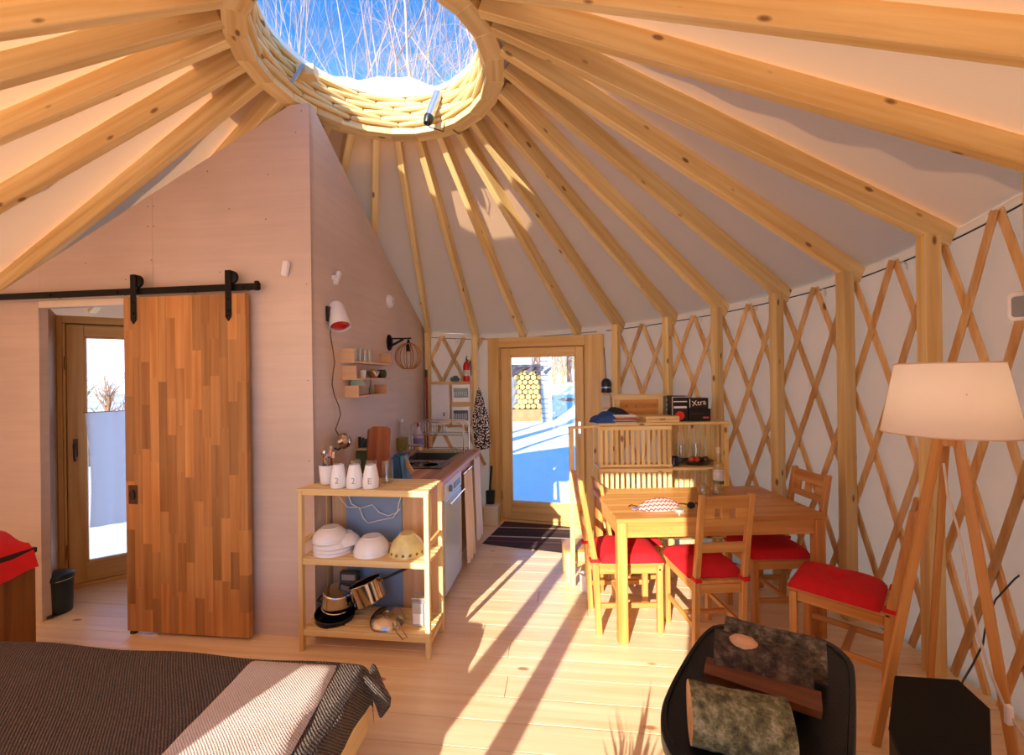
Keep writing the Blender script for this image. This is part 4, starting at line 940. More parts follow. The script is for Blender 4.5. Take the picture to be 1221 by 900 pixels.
# ---------------------------------------------------------------- dining chairs; local: seat front +x, back at x=0
CWD, CDP = .34, .42
def chair_proto(label):
    t = thing('dining_chair', label, 'chair', (0, 0, 0), 0, 'dining chairs with red cushions')
    for y in (.0, CWD - .036):
        # rear leg, raked back above and below the seat
        pr = [(.03, 0), (.066, 0), (.048, .43), (-.045, .955), (-.075, .955), (.01, .43)]
        M().prism([(x - .025, y, z) for x, z in pr], (0, .034, 0)).obj('rear_leg', stain('Z'), t, bev=.003)
        M().box(CDP - .036, y, 0, CDP, y + .036, .425).obj('front_leg', stain('Z'), t, bev=.003)
        M().box(.03, y + .007, .16, CDP - .037, y + .025, .19).obj('side_stretcher', stain('X'), t, bev=.002)
        M().box(.026, y + .005, .375, CDP - .037, y + .027, .425).obj('side_rail', stain('X'), t, bev=.002)
        M().tube([(CDP - .02, -.001 if y == 0 else CWD - .001, .40), (CDP - .02, -.003 if y == 0 else CWD - .001, .40)], .006, 8).obj('bolt', BLKP, t)
    M().box(CDP - .03, .037, .375, CDP - .008, CWD - .037, .425).obj('front_rail', stain('Y'), t, bev=.002)
    M().box(.0, .035, .375, .02, CWD - .037, .425).obj('rear_rail', stain('Y'), t, bev=.002)
    M().box(.17, .026, .165, .20, CWD - .026, .185).obj('cross_stretcher', stain('Y'), t, bev=.002)
    M().box(.0, .0, .426, CDP + .008, CWD - .002, .444).obj('seat', stain('X'), t, bev=.004)
    def xr(z): return (.0 - (z - .43) / .525 * .075) - .0
    def rail(name, z0, z1, y0=.033, y1=CWD - .035, dx=.006):
        vs = [(xr(z) - .02 + o_, y, z) for z in (z0, z1) for y in (y0, y1) for o_ in (dx, dx + .018)]
        M().add(vs, [(0, 1, 3, 2), (4, 6, 7, 5), (0, 4, 5, 1), (2, 3, 7, 6), (0, 2, 6, 4), (1, 5, 7, 3)]).obj(name, stain('Y'), t, bev=.002)
    rail('top_rail', .875, .945); rail('middle_rail', .775, .815); rail('lower_rail', .62, .675)
    rail('back_block', .8152, .8748, .033, .10); rail('back_block', .8152, .8748, .145, .195); rail('back_block', .8152, .8748, CWD - .102, CWD - .035)
    return t
def puff(w_, d_, h_):
    P = []; n = 16
    prof = []
    for i in range(n + 1):
        row = []
        for j in range(n + 1):
            a, b = i / n * 2 - 1, j / n * 2 - 1; e = (1 - abs(a) ** 4) * (1 - abs(b) ** 4)
            tuft = 1 - .45 * math.exp(-((a) ** 2 + (b) ** 2) * 30) - .12 * math.exp(-a * a * 60)
            row.append((a * w_ / 2 * (1 - .03 * b * b), b * d_ / 2 * (1 - .03 * a * a), h_ * (max(0, e) ** .35) * tuft + .004))
        P.append(row)
    m = M(); m.grid(P); m.grid([[(x, y, .0 if (0 < i < n and 0 < j < n) else z) for j, (x, y, z) in enumerate(r)] for i, r in enumerate(P)])
    return m
cush = puff(.40, .38, .062)
cmesh = cush.mesh('cushion_pad', RED, smooth=True, ang=70, weld=True)
tms_ = [M().box(-.034, y - .022, .448, .028, y + .022, .470).mesh('cushion_tie', RED, .004) for y in (.017, CWD - .019)]
proto = None
def put_chair(x, y, deg, lab, clab, sc=1.0):
    global proto
    if proto is None: proto = chair_proto(lab); t = proto
    else: t = copy_tree(proto); t['label'] = lab
    t.location = (x, y, 0); t.rotation_euler = (0, 0, R(deg)); SC3 = sc if isinstance(sc, tuple) else (sc, sc, sc); t.scale = SC3
    c = thing('seat_cushion', clab, 'cushion', (x, y, 0), R(deg), 'red seat cushions'); c.scale = SC3
    o = link('pad', cmesh, c); o.location = (.232, CWD / 2 - .001, .4445); o2 = [link('tie', t_, o) for t_ in tms_]; [setattr(x_, 'location', (-.232, -(CWD / 2 - .001), -.4445)) for x_ in o2]
    return t
# corner = rear corner at local (0,0)
put_chair(.50, 2.68, 0, 'sunlit chair at the left end of the dining table, nearest the camera', 'sunlit red cushion on the chair at the left end of the table')
put_chair(.70, 3.10, 2, 'chair pushed in behind the left end chair, its back edge beside the table corner', 'red cushion on the chair behind the left end chair', .86)
put_chair(1.305, 2.44, 93, 'chair with its back to the camera at the near long side of the table', 'red cushion half in shade on the chair with its back to the camera', (1, .9, 1))
put_chair(1.90, 3.06, 182, 'chair at the right end of the dining table under the lattice', 'shaded red cushion on the chair at the right end of the table')
# lone chair near the lamp
put_chair(2.03, 2.30, 134.5, 'lone chair turned away from the table beside the floor lamp', 'bright red cushion on the lone chair beside the floor lamp', 1.0)

# ================================================================ slatted cabinet with clothes post
CBX, CBY, CBH = .68, 3.43, 1.232; CBW, CBD = 1.02, .27
cb_ang = R(-1.2)
cab = thing('slatted_cabinet', 'pine shelf cabinet with slatted doors behind the dining table', 'cabinet', (CBX, CBY, 0), cb_ang)
for x in (0, .545, CBW - .03):
    M().box(x, 0, 0, x + .03, .03, CBH - .022).obj('front_post', pine('Z'), cab, bev=.002); M().box(x, CBD - .03, 0, x + .03, CBD, CBH - .022).obj('rear_post', pine('Z'), cab, bev=.002)
M().box(-.012, -.012, CBH - .0215, CBW + .012, CBD + .01, CBH).obj('cabinet_top', pine('X'), cab, bev=.003)
for z in (.30, .60, .855): M().box(.0005 + .0, .031, z, CBW - .0005, CBD - .031, z + .018).obj('shelf', pine('X'), cab, bev=.002)
M().box(.545, .0305, .855, .546 + .03, .0309, .86)
M().box(.576, .002, .852, CBW - .031, .030, .873).obj('shelf_edge', pine('X'), cab, bev=.002)
for z0, z1 in ((.885, 1.205), (.50, .872)):
    pn = M().box(.002, -.018, z1 - .03, .573, -.002, z1).box(.002, -.018, z0, .573, -.002, z0 + .02).obj('slatted_door', pine('X'), cab, bev=.002)
    n = 14
    for i in range(n): x = .004 + i * (.565 - .026) / (n - 1); M().box(x, -.017, z0 + .0205, x + .024, -.003, z1 - .0305).obj('slat', pine('Z'), pn, bev=.0015)
for x in (CBW - .02,):
    for i in range(2): M().box(x, .05 + i * .1, .02, x + .012, .09 + i * .1, CBH - .024).obj('side_slat', pine('Z'), cab)
n = 9
for i in range(n): M().box(.585 + i * .046, CBD - .012, .32, .585 + i * .046 + .036, CBD - .004, CBH - .024).obj('back_slat', pine('Z'), cab)
# clothes post (inverted L) to the left, with a low seat
cr = thing('coat_stand', 'tall slim wooden pole with top bar joined to the left of the slatted cabinet', 'coat stand', (.43, 3.30, 0), 0)
M().box(0, 0, 0, .034, .03, 1.20).obj('post', pale('Z'), cr, bev=.002)
M().beam((.0, .015, 1.211), (.245, .11, 1.211), .03, .02).obj('top_bar', pale('X'), cr, bev=.002)
M().beam((.017, .0305, .14), (.20, .20, .14), .02, .03).obj('lower_bar', pale('X'), cr, bev=.002)
st = thing('step_stool', 'low wooden step stool beside the coat frame', 'stool', (.395, 3.36, 0), R(2))
M().prism([(0, 0, .235), (.0, .24, .235), (.20, .24, .235), (.20, 0, .235)], (0, 0, .022)).obj('stool_top', stain('X'), st, bev=.006)
for x in (.008, .165): 
    for y in (.008, .20): M().box(x, y, 0, x + .028, y + .028, .2345).obj('leg', pale('Z'), st)
M().box(.037, .01, .16, .164, .025, .2345).obj('apron', pale('X'), st)
mg = lathe_thing('white_bucket', 'small white bucket on the floor under the step stool', 'bucket', [(0, 0), (.035, 0), (.045, .13), (.042, .13), (.033, .004), (0, .004)], WHITE, at_height(696, 697), 24)
mg.location = (.53, 3.30 - .06, 0)

# ---------------------------------------------------------------- on the cabinet top
cz = CBH
def Cb(px, py, dy=.1, z=None):
    p = at_depth(px, py, CBY + dy); return V((p.x, CBY + dy, cz if z is None else z))
j = thing('folded_jacket', 'blue and navy jacket crumpled on the left of the cabinet top', 'jacket', Cb(722, 500, .06))
P = []
for i in range(17):
    a = i / 16; P.append([((a - .5) * .23 + .02 * sin(b * 9), (b - .5) * .16, .002 + (.018 + .085 * (sin(pi * a) ** .6) * (sin(pi * b) ** .5) * (.45 + .55 * a)) * (0 if i in (0, 16) or q_ in (0, 12) else 1) + .008 * sin(a * 17 + b * 11) * (sin(pi * a) * sin(pi * b))) for q_, b in enumerate([k_ / 12 for k_ in range(13)])])
M().grid(P).obj('shell', plain('royal_blue', '1d4f9a', .5, 0, .35, 14), j, smooth=True, ang=70)
P2 = [[(x + .075, y + .02, z * 1.35) for x, y, z in r] for r in P]
M().grid(P2).obj('lining', plain('navy_dark', '151d33', .6), j, smooth=True, ang=70)
random.seed(12)
jx = Cb(744, 500, .02)
cols = ['c9c0b0', '9c3a3a', 'b9b2a6', '7d6a5a', 'c65a4a', 'd8d2c8', 'e8e4e0']
nm = ['white', 'red spined', 'grey', 'brown', 'coral', 'cream', 'topmost pale']
for i in range(7):
    b = thing('magazine', nm[i] + ' magazine in the fanned pile on the cabinet top' if i < 6 else 'topmost pale magazine in the fanned pile on the cabinet top', 'magazine', jx + V((random.uniform(-.008, .008), .0, .0005 + i * .0092)), R(random.uniform(-14, 14)), 'magazines piled on the cabinet top')
    M().box(-.085, -.06, 0, .085, .075, .0085).obj('pages', plain('mag' + str(i), cols[i], .5), b, bev=.001)
wb = thing('wooden_case', 'long flat pine game case on the cabinet top', 'case', Cb(785, 499, .06), R(0)); wb.location.x -= .0
M().box(-.12, -.07, 0, .145, .09, .024).obj('case_base', pale('X'), wb, bev=.003); M().box(-.12, -.07, .0255, .145, .09, .048).obj('case_lid', pale('X'), wb, bev=.003)
M().box(-.01, -.074, .018, .03, -.0705, .032).obj('clasp', plain('brass_dull2', 'b89a5a', .3, .9, 0), wb)
pr_ = thing('peg_rail_box', 'pine framed peg board leaning behind the magazines', 'peg board', V((Cb(764, 480, .2).x, CBY + .2, cz)), 0)
fw_, fh_ = .40, .20
M().box(-.22, 0, 0, .20, .02, .045).obj('frame_rail', pale('X'), pr_, bev=.002); M().box(-.22, 0, .17, .20, .02, .215).obj('frame_rail', pale('X'), pr_, bev=.002)
M().box(-.22, 0, .0455, -.175, .02, .1695).obj('frame_stile', pale('Z'), pr_); M().box(.15, 0, .0455, .20, .02, .1695).obj('frame_stile', pale('Z'), pr_)
M().box(-.175, .012, .0455, .15, .0195, .1695).obj('back_panel', stain('X'), pr_)
for i in range(4): M().lathe([(.006, 0), (.005, .016), (.011, .022), (.009, .03), (0, .032)], 12, (-.12 + i * .08, .012, .12), Matrix.Rotation(R(90), 4, 'X')).obj('peg', stain('X'), pr_, smooth=True)
WT = plain('print_white', 'f0eef0', .5, 0, 0)
g1 = thing('game_box', 'grey green patterned game box standing left of the black boxes', 'game box', V((Cb(796, 498, .17).x, CBY + .155, cz)))
M().box(-.025, 0, 0, .05, .05, .20).obj('box', plain('greygreen', '6d7468', .5, 0, .3, 30), g1, bev=.002)
for z in (.08, .12, .16): M().box(-.018, -.0012, z, .044, -.0002, z + .018).obj('printed_band', plain('band_gg', 'a7aaa0', .5, 0, .2, 40), g1)
xa, xb = Cb(801.5, 498, .05).x, Cb(820.5, 498, .05).x
g2 = thing('game_box', 'black game box with white edge and red disc', 'game box', V((xa, CBY + .05, cz)))
M().box(0, 0, 0, xb - xa, .12, .205).obj('box', plain('box_black', '14161c', .35), g2, bev=.002); wbx = xb - xa
M().box(.001, -.0014, .01, .005, -.0002, .198).obj('white_edge', WT, g2); M().box(.001, -.0014, .194, wbx - .002, -.0002, .198).obj('white_edge', WT, g2)
M().box(.012, -.0014, .155, wbx - .006, -.0002, .163).obj('white_stripe', WT, g2); M().box(.015, -.0014, .105, wbx - .01, -.0002, .122).obj('white_stripe', WT, g2)
M().lathe([(0, .0018), (.037, .0018), (.037, 0), (0, 0)], 28, (.062, -.0002, .045), Matrix.Rotation(R(90), 4, 'X')).obj('red_disc', plain('red_disc', 'e0332a', .4, 0, 0), g2)
text('...', .03, BLKP, g2, Matrix.Translation((.062, -.0022, .05)) @ Matrix.Rotation(R(90), 4, 'X'), 'printed_mark', .0003)
text('MAMA', .034, WT, g2, Matrix.Translation((wbx / 2 + .003, -.0012, .135)) @ Matrix.Rotation(R(90), 4, 'X'), 'printed_title', .0004) if False else None
xa2, xb2 = Cb(822, 498, .05).x, Cb(846.5, 498, .05).x
g3 = thing('game_box', 'black game box lying flat with white plain front, under the lettered one', 'game box', V((xa2 - .006, CBY + .045, cz)))
g3['label'] = 'black flat game box under the box with slanted white lettering'
M().box(0, 0, 0, xb2 - xa2 + .01, .14, .10).obj('box', plain('box_black2', '101116', .3), g3, bev=.002)
M().box(.02, -.0012, .060, .12, -.0002, .064).obj('grey_line', plain('lnx', '4a4c52', .5), g3); M().box(xb2 - xa2 - .05, -.0012, .02, xb2 - xa2 - .005, -.0002, .036).obj('red_tab', plain('tab_red', 'c85a52', .4), g3)
g4 = thing('game_box', 'black game box with slanted white lettering on the flat box', 'game box', V((xa2 + .0, CBY + .05, cz + .101)))
M().box(0, 0, 0, xb2 - xa2 - .01, .12, .085).obj('box', plain('box_black3', '1a1412', .35), g4, bev=.002)
text('Xtra', .062, WT, g4, Matrix.Translation((.078, -.0006, .045)) @ Matrix.Rotation(R(90), 4, 'X') @ Matrix.Rotation(R(8), 4, 'Z'), 'printed_title', .0004)
M().box(.001, -.0012, .01, .008, -.0002, .075).obj('white_edge', WT, g4)
# in the open compartment
t_h = .873
gl2 = M().lathe([(0, 0), (.032, 0), (.035, .16), (.033, .16), (.03, .005), (0, .005)], 22).mesh('glass_body', CLEAR, smooth=True)
for i, px in enumerate((812, 830)):
    o = link('tall_glass', gl2); q = at_depth(px, 548, CBY + .15); o.location = (q.x, CBY + .15, t_h); tag(o, ['left tall clear glass at the back of the open cabinet shelf', 'right tall clear glass at the back of the open cabinet shelf'][i], 'glass', 'tall glasses in the cabinet')
q = at_depth(803.5, 550, CBY + .08); o = thing('blue_mug', 'dark blue mug on the open cabinet shelf', 'mug', V((q.x, CBY + .08, t_h)))
M().lathe([(0, 0), (.036, 0), (.038, .07), (.035, .07), (.033, .004), (0, .004)], 24).obj('body', plain('mug_blue', '15284e', .2, 0, 0, coat=.4), o, smooth=True); M().tube([(.037, 0, .06), (.06, 0, .055), (.06, 0, .025), (.036, 0, .015)], .005, 8).obj('handle', MC['mug_blue'], o, smooth=True)
q = at_depth(832, 552, CBY + .10); tr = lathe_thing('serving_dish', 'wide dark oval dish holding fruit on the cabinet shelf', 'dish', [(0, .006), (.08, .006), (.13, .03), (.135, .034), (.14, .032), (.09, .0), (0, 0)], plain('dish_dark', '23232a', .2, 0, 0, coat=.5), (q.x, CBY + .125, t_h), 36, squash=(1.0, .75))
fruit = [(-.05, -.02, 'e0522a', 'orange tomato in the dark dish, nearest the blue mug', 'tomato'), (-.012, -.035, 'd8401f', 'red orange tomato in the front of the dark dish', 'tomato'), (.03, .0, '3a2430', 'dark plum in the middle of the dark dish', 'plum'), (.065, -.025, '5a3a34', 'brownish plum at the right front of the dark dish', 'plum'), (.085, .02, '32222c', 'dark plum at the right rim of the dark dish', 'plum'), (-.01, .03, 'b8702a', 'amber apricot at the back of the dark dish', 'apricot')]
for dx, dy, c, lb, ct in fruit:
    lathe_thing(ct, lb, 'fruit', [(0, .0), (.014, .002), (.024, .015), (.026, .028), (.018, .044), (.004, .047), (0, .044)], plain('fr' + c, c, .3, 0, .15, 30), (q.x + dx, CBY + .125 + dy, t_h + .012), 18)

# ---------------------------------------------------------------- on the table
def T_(px, py, z=.7505): return at_height(px, py, z)
q = T_(857, 583); q.y = 3.22; q.x = at_depth(857, 583, 3.22).x; bt = thing('wine_bottle', 'clear wine bottle with white label on the dining table', 'bottle', V((q.x, 3.22, .7505)))
M().lathe([(0, 0), (.034, 0), (.036, .006), (.036, .17), (.03, .2), (.014, .23), (.013, .30), (.015, .302), (.015, .315), (0, .315)], 24).obj('body', glass('bottle_glass', (.93, .9, .62, 1), .12), bt, smooth=True); bt = bt.children[0]
M().lathe([(.0365, .07), (.0368, .07), (.0368, .15), (.0365, .15)], 24).obj('label', plain('lab_w', 'dfe0ea', .5, 0, .08, 60), bt, smooth=True); M().lathe([(.0366, .045), (.0369, .045), (.0369, .068), (.0366, .068)], 24).obj('label_band', plain('lab_gr', '59703a', .5), bt, smooth=True)
M().lathe([(.0155, .27), (.0158, .316), (0, .318), (0, .27)], 16).obj('capsule', plain('capsule', 'd8c7a0', .4), bt, smooth=True)
wg = M().lathe([(.032, .0), (.034, .002), (.04, .03), (.036, .06), (.018, .085), (.004, .095), (.003, .15), (.006, .157), (.032, .162), (.032, .164), (0, .164), (.0, .16), (.0022, .1), (.016, .083), (.034, .058), (.038, .03), (.032, .003)], 22).mesh('glass_body', CLEAR, smooth=True, ang=60)
for i, px in enumerate((839, 855)):
    o = link('wine_glass', wg); o.location = (at_depth(px, 583, 3.05 + i * .03).x, 3.06 + i * .03, .7505); tag(o, ['upturned wine glass on the table, left of the wine bottle', 'upturned wine glass on the table in front of the wine bottle'][i], 'glass', 'upturned wine glasses')
def zig():
    m, n, b = base('zigzag_print'); L = n.links.new; tc = n.nodes.new('ShaderNodeTexCoord'); sx = n.nodes.new('ShaderNodeSeparateXYZ'); L(tc.outputs['Object'], sx.inputs[0])
    pp = n.nodes.new('ShaderNodeMath'); pp.operation = 'PINGPONG'; pp.inputs[1].default_value = .014; L(sx.outputs[0], pp.inputs[0])
    ad = n.nodes.new('ShaderNodeMath'); ad.operation = 'ADD'; L(pp.outputs[0], ad.inputs[0]); L(sx.outputs[2], ad.inputs[1]); a2 = n.nodes.new('ShaderNodeMath'); a2.operation = 'MULTIPLY_ADD'; a2.inputs[1].default_value = .6; L(sx.outputs[1], a2.inputs[0]); L(ad.outputs[0], a2.inputs[2])
    mu = n.nodes.new('ShaderNodeMath'); mu.operation = 'MULTIPLY'; mu.inputs[1].default_value = 34; L(a2.outputs[0], mu.inputs[0]); fr_ = n.nodes.new('ShaderNodeMath'); fr_.operation = 'FRACT'; L(mu.outputs[0], fr_.inputs[0])
    c = n.nodes.new('ShaderNodeValToRGB'); c.color_ramp.interpolation = 'CONSTANT'; c.color_ramp.elements[0].color = lin('c4a898'); c.color_ramp.elements[1].position = .34; c.color_ramp.elements[1].color = lin('b03028'); e = c.color_ramp.elements.new(.62); e.color = lin('6e4862'); e = c.color_ramp.elements.new(.78); e.color = lin('bca294')
    L(fr_.outputs[0], c.inputs[0]); L(c.outputs[0], b.inputs['Base Color']); b.inputs['Roughness'].default_value = .85; return m
q = T_(790, 608)
pc = thing('oven_mitt', 'zigzag patterned red and white mitt lying on the dining table', 'oven mitt', q + V((0, .03, 0)), R(4))
P = []
for i in range(19):
    a = i / 18; hw = .012 + .062 * sin(pi * min(1, a * .75 + .1)) ** .8
    P.append([((a - .55) * .27, (b - .5) * 2 * hw + .02 * a, .001 + (.066 * sin(pi * min(1, a * .72 + .12)) * sin(pi * b) ** .6 if 0 < k_ < 10 and 0 < i < 18 else 0)) for k_, b in enumerate([x / 10 for x in range(11)])])
M().grid(P).obj('mitt_body', zig(), pc, smooth=True, ang=70)
M().beam((-.15, 0, .008), (-.19, -.02, .008), .03, .014).obj('cuff_tab', plain('tab_gr', '7d6f80', .7), pc, bev=.004); M().tube([(-.14, .03, .01), (-.18, .04, .02), (-.2, .035, .012)], .003, 6).obj('loop', BLKP, pc)
op = thing('jar_lid', 'small silver tin lying beside the patterned mitt', 'tin', T_(810, 610), R(0)); M().lathe([(0, 0), (.03, 0), (.031, .004), (.031, .014), (.028, .018), (0, .018)], 24).obj('tin', plain('tin_grey', 'b8bab8', .3, .5, 0), op, smooth=True)
sg = thing('sunglasses', 'black sunglasses on the dining table behind the near chair', 'sunglasses', T_(830, 606), R(8))
for s_ in (-1, 1):
    M().lathe([(0, .002), (.026, .002), (.028, 0), (.026, -.002), (0, -.002)], 20, (s_ * .034, 0, .022), Matrix.Rotation(R(80), 4, 'X'), (1, .75)).obj('lens', plain('lens_blk', '08080a', .08, 0, 0), sg, smooth=True)
    M().tube([(s_ * .06, 0, .03), (s_ * .064, .05, .022), (s_ * .06, .11, .004)], .003, 6).obj('temple', BLKP, sg, smooth=True)
M().tube([(-.01, 0, .028), (0, 0, .032), (.01, 0, .028)], .003, 6).obj('bridge', BLKP, sg)

# lantern, paper on the round wall right of the door
ln = thing('lantern', 'dark blue lantern hanging on the wall right of the front door', 'lantern', at_depth(723, 468, 4.32))
M().lathe([(0, 0), (.05, 0), (.055, .01), (.05, .03), (.052, .10), (.04, .125), (.02, .14), (0, .14)], 24).obj('body', plain('lant_navy', '1a2446', .3, 0, 0), ln, smooth=True)
M().lathe([(.0525, .045), (.0535, .045), (.0535, .06), (.0525, .06)], 24).obj('silver_band', plain('lant_silver', 'aab0c8', .3, .6, 0), ln, smooth=True)
M().tube([(0, 0, .14), (-.008, 0, .3), (-.012, .03, .45)], .004, 6).obj('hanging_cord', BLKP, ln, smooth=True)
pp_ = thing('wall_paper_note', 'white paper roll holder below the dark blue lantern', 'paper', at_depth(724, 490, 4.36)); pp_.name = 'paper_note'
M().box(-.05, 0, 0, .03, .012, .16).obj('sheet', plain('paper_w', 'd9cfc8', .7), pp_); M().box(-.045, -.006, .03, .02, 0, .034).obj('clip_line', STEEL, pp_)

# socket on right wall
sk2 = thing('socket', 'white and grey socket plate on the lattice at the right edge', 'socket', at_depth(1217, 366, 1.78), R(-60))
m = M().prism([(x, 0, z - .055) for x, z in rrect(.075, .12, .02)], (0, .02, 0)).obj('plate', WHITE, sk2, bev=.003); M().prism([(x, -.004, z - .04) for x, z in rrect(.05, .085, .012)], (0, .0035, 0)).obj('insert', plain('sock_grey', '8a8f9a', .4), sk2)

# ================================================================ floor lamp
lp = thing('floor_lamp', 'wooden tripod floor lamp with a wide beige shade', 'lamp', (1.78, 1.77, 0)); L0 = V((1.78, 1.77, 0))
apex = V((0, 0, 1.36))
for f_ in ((1.543, 1.863), (1.88, 1.615), (2.0, 2.10)):
    foot = V((f_[0], f_[1], 0)) - L0; dirf = foot.normalized(); a = apex + dirf * .025
    # tapered flat leg
    up = V((0, 0, 1)).cross(dirf)
    beam_obj('leg', a - V((0, 0, .0)), foot, .022, .032, stain('X'), lp, up=dirf, bev=.003)
M().tube([(0, 0, 1.30), (0, 0, 1.44)], .03, 16).obj('hub', stain('Z'), lp, smooth=True); M().tube([(0, 0, 1.44), (0, 0, 1.52)], .017, 12).obj('lamp_holder', BLKP, lp, smooth=True)
M().lathe([(0, 1.50), (.02, 1.51), (.03, 1.55), (.02, 1.59), (0, 1.60)], 16).obj('bulb', plain('bulb_glow', 'fff0d0', .3, 0, 0, emit=2), lp, smooth=True)
sh = M().lathe([(.213, 1.35), (.163, 1.635)], 56); sh.f = [f for f in sh.f if len(f) == 4]
sh.obj('lamp_shade', cloth_thin('shade_linen', 'f2e4e0', .45, 400, .08), lp, smooth=True, ang=80)
m = M()
for r_, z in ((.213, 1.35), (.163, 1.635)): m.tube([(r_ * cos(a), r_ * sin(a), z) for a in [2 * pi * i / 56 for i in range(56)]], .003, 5, True)
for a in (0, 2.1, 4.2): m.tube([(.02 * cos(a), .02 * sin(a), 1.50), (.192 * cos(a), .192 * sin(a), 1.515)], .002, 5)
m.obj('shade_wire', plain('shade_edge', 'e4c8b4', .6), lp, smooth=True)
pl = bpy.data.lights.new('floor_lamp_light', 'POINT'); pl.energy = 1.1; pl.color = (1, .72, .38); pl.shadow_soft_size = .03
plo = bpy.data.objects.new('floor_lamp_light', pl); COL.objects.link(plo); plo.parent = lp; plo.location = (0, 0, 1.46)
cp_ = [(1125, 552, 1.72), (1130, 590, 1.70), (1142, 630, 1.68), (1152, 680, 1.64), (1158, 720, 1.62), (1168, 762, 1.60), (1180, 800, 1.58), (1196, 838, 1.55), (1215, 870, 1.52), (1240, 905, 1.50)]
cb_ = M().tube([at_depth(*p) for p in cp_], .0042, 8).obj('lamp_cable', plain('cable_w', 'cfc4bb', .5), None, smooth=True); tag(cb_, 'white cable hanging from the floor lamp down the lattice', 'cable')
sw_ = M().box(-.012, -.01, -.035, .012, .01, .035).obj('inline_switch', WHITE, None, bev=.005); sw_.parent = cb_; sw_.location = at_depth(1203, 852, 1.54)
cb2 = M().tube([at_depth(*p) for p in ((1240, 668, 2.0), (1210, 690, 2.0), (1187, 715, 1.95), (1176, 742, 1.90), (1172, 768, 1.85), (1160, 792, 1.8), (1148, 812, 1.7), (1142, 830, 1.6))], .0035, 8).obj('black_cable', BLKP, None, smooth=True); tag(cb2, 'black cable rising from the black box to the right edge', 'cable')
# black box
bb = thing('black_box', 'black many sided box standing under the floor lamp', 'box', (0, 0, 0))
pg = [at_height(1067, 806, .45), at_height(1143, 811, .45), at_height(1180, 845, .45), at_height(1182, 905, .45), at_height(1130, 940, .45), at_height(1085, 925, .45), at_height(1060, 868, .45)]
blk = plain('matt_black', '09090b', .6, 0, 0, spec=.2)
cc = sum(pg, V()) / len(pg); bb.location = (cc.x, cc.y, 0)
M().prism([(p.x - cc.x, p.y - cc.y, .0) for p in pg], (0, 0, .44)).obj('body', blk, bb, bev=.006)
M().prism([((p.x - cc.x) * 1.01, (p.y - cc.y) * 1.01, .441) for p in pg], (0, 0, .012)).obj('lid', blk, bb, bev=.004)

# ================================================================ stove with logs
so = thing('wood_stove', 'black cast iron wood stove with rounded front at the bottom edge', 'stove', (0, 0, 0))
iron = plain('cast_iron', '1a1b20', .42, .5, .1, 30, bump=.12, bscale=150)
SZ = .72
def SP(px, py, z=SZ): q = at_height(px, py, z); return (q.x, q.y)
out = [SP(*p) for p in ((1016, 900), (1018, 800), (1010, 782), (985, 762), (930, 752), (858, 742), (838, 755), (818, 785), (800, 818), (790, 845), (793, 880), (830, 935), (900, 985), (1010, 990))]
cx_ = sum(p[0] for p in out) / len(out); cy_ = sum(p[1] for p in out) / len(out); so.location = (cx_, cy_, 0)
rel = [(p[0] - cx_, p[1] - cy_) for p in out]
for _ in range(2): rel = [q_ for a_, b_ in zip(rel, rel[1:] + rel[:1]) for q_ in ((a_[0] * .75 + b_[0] * .25, a_[1] * .75 + b_[1] * .25), (a_[0] * .25 + b_[0] * .75, a_[1] * .25 + b_[1] * .75))]
rel = [(x * 1.03, y * 1.03) for x, y in rel]
def sc_(k): return [(x * k, y * k) for x, y in rel]
m = M()
levels = [(.90, 0), (.90, .04), (.84, .045), (.84, .60), (.96, .66), (1.0, .685), (1.0, SZ - .004), (.985, SZ), (.94, SZ), (.93, SZ - .006)]
m.grid([[(x, y, z) for x, y in sc_(k)] for k, z in levels], True); n = len(rel); m.f.append(tuple(range((len(levels) - 1) * n, len(levels) * n))); m.f.append(tuple(range(n))[::-1])
m.obj('body', iron, so, smooth=True, ang=40)
m = M()
for i in range(14):
    f = i / 13; a, b = 8, 12
    p0 = V(sc_(.845)[36]).lerp(V(sc_(.845)[45]), f); m.box(p0.x - .004, p0.y - .004, .35, p0.x + .004, p0.y + .004, .59)
m.obj('vent_fins', iron, so)
fr_ = V(sc_(.86)[8] + (0.40,)); to_ = V(sc_(.86)[11] + (.40,))
M().beam(fr_ + V((-.005, 0, 0)), to_, .26, .02, up=(0, 0, 1)).obj('fire_door', iron, so, bev=.006) if False else None
def bark(name, c1, c2, c3):
    m, n, b = base(name); L = n.links.new; tc = n.nodes.new('ShaderNodeTexCoord'); no = n.nodes.new('ShaderNodeTexNoise'); no.inputs['Scale'].default_value = 38; no.inputs['Detail'].default_value = 10; no.inputs['Roughness'].default_value = .7; L(tc.outputs['Object'], no.inputs[0])
    cr_ = n.nodes.new('ShaderNodeValToRGB'); cr_.color_ramp.elements[0].position = .36; cr_.color_ramp.elements[0].color = lin(c1); cr_.color_ramp.elements[1].position = .66; cr_.color_ramp.elements[1].color = lin(c3); e = cr_.color_ramp.elements.new(.5); e.color = lin(c2)
    L(no.outputs[0], cr_.inputs[0]); L(cr_.outputs[0], b.inputs['Base Color']); b.inputs['Roughness'].default_value = .9
    bp = n.nodes.new('ShaderNodeBump'); bp.inputs['Strength'].default_value = .9; bp.inputs['Distance'].default_value = .012; L(no.outputs[0], bp.inputs['Height']); L(bp.outputs[0], b.inputs['Normal']); return m
B1 = bark('bark_moss', '3c3626', '6c6a48', 'a8a086'); B2 = bark('bark_dark', '1f1712', '44352a', '6e5e50')
B3 = bark('bark_grey', '2b2620', '575048', '8c8478')
CUT = wood('cut_wood', 'd8a468', 'b07c44', 'X', .7, grain=1.5)
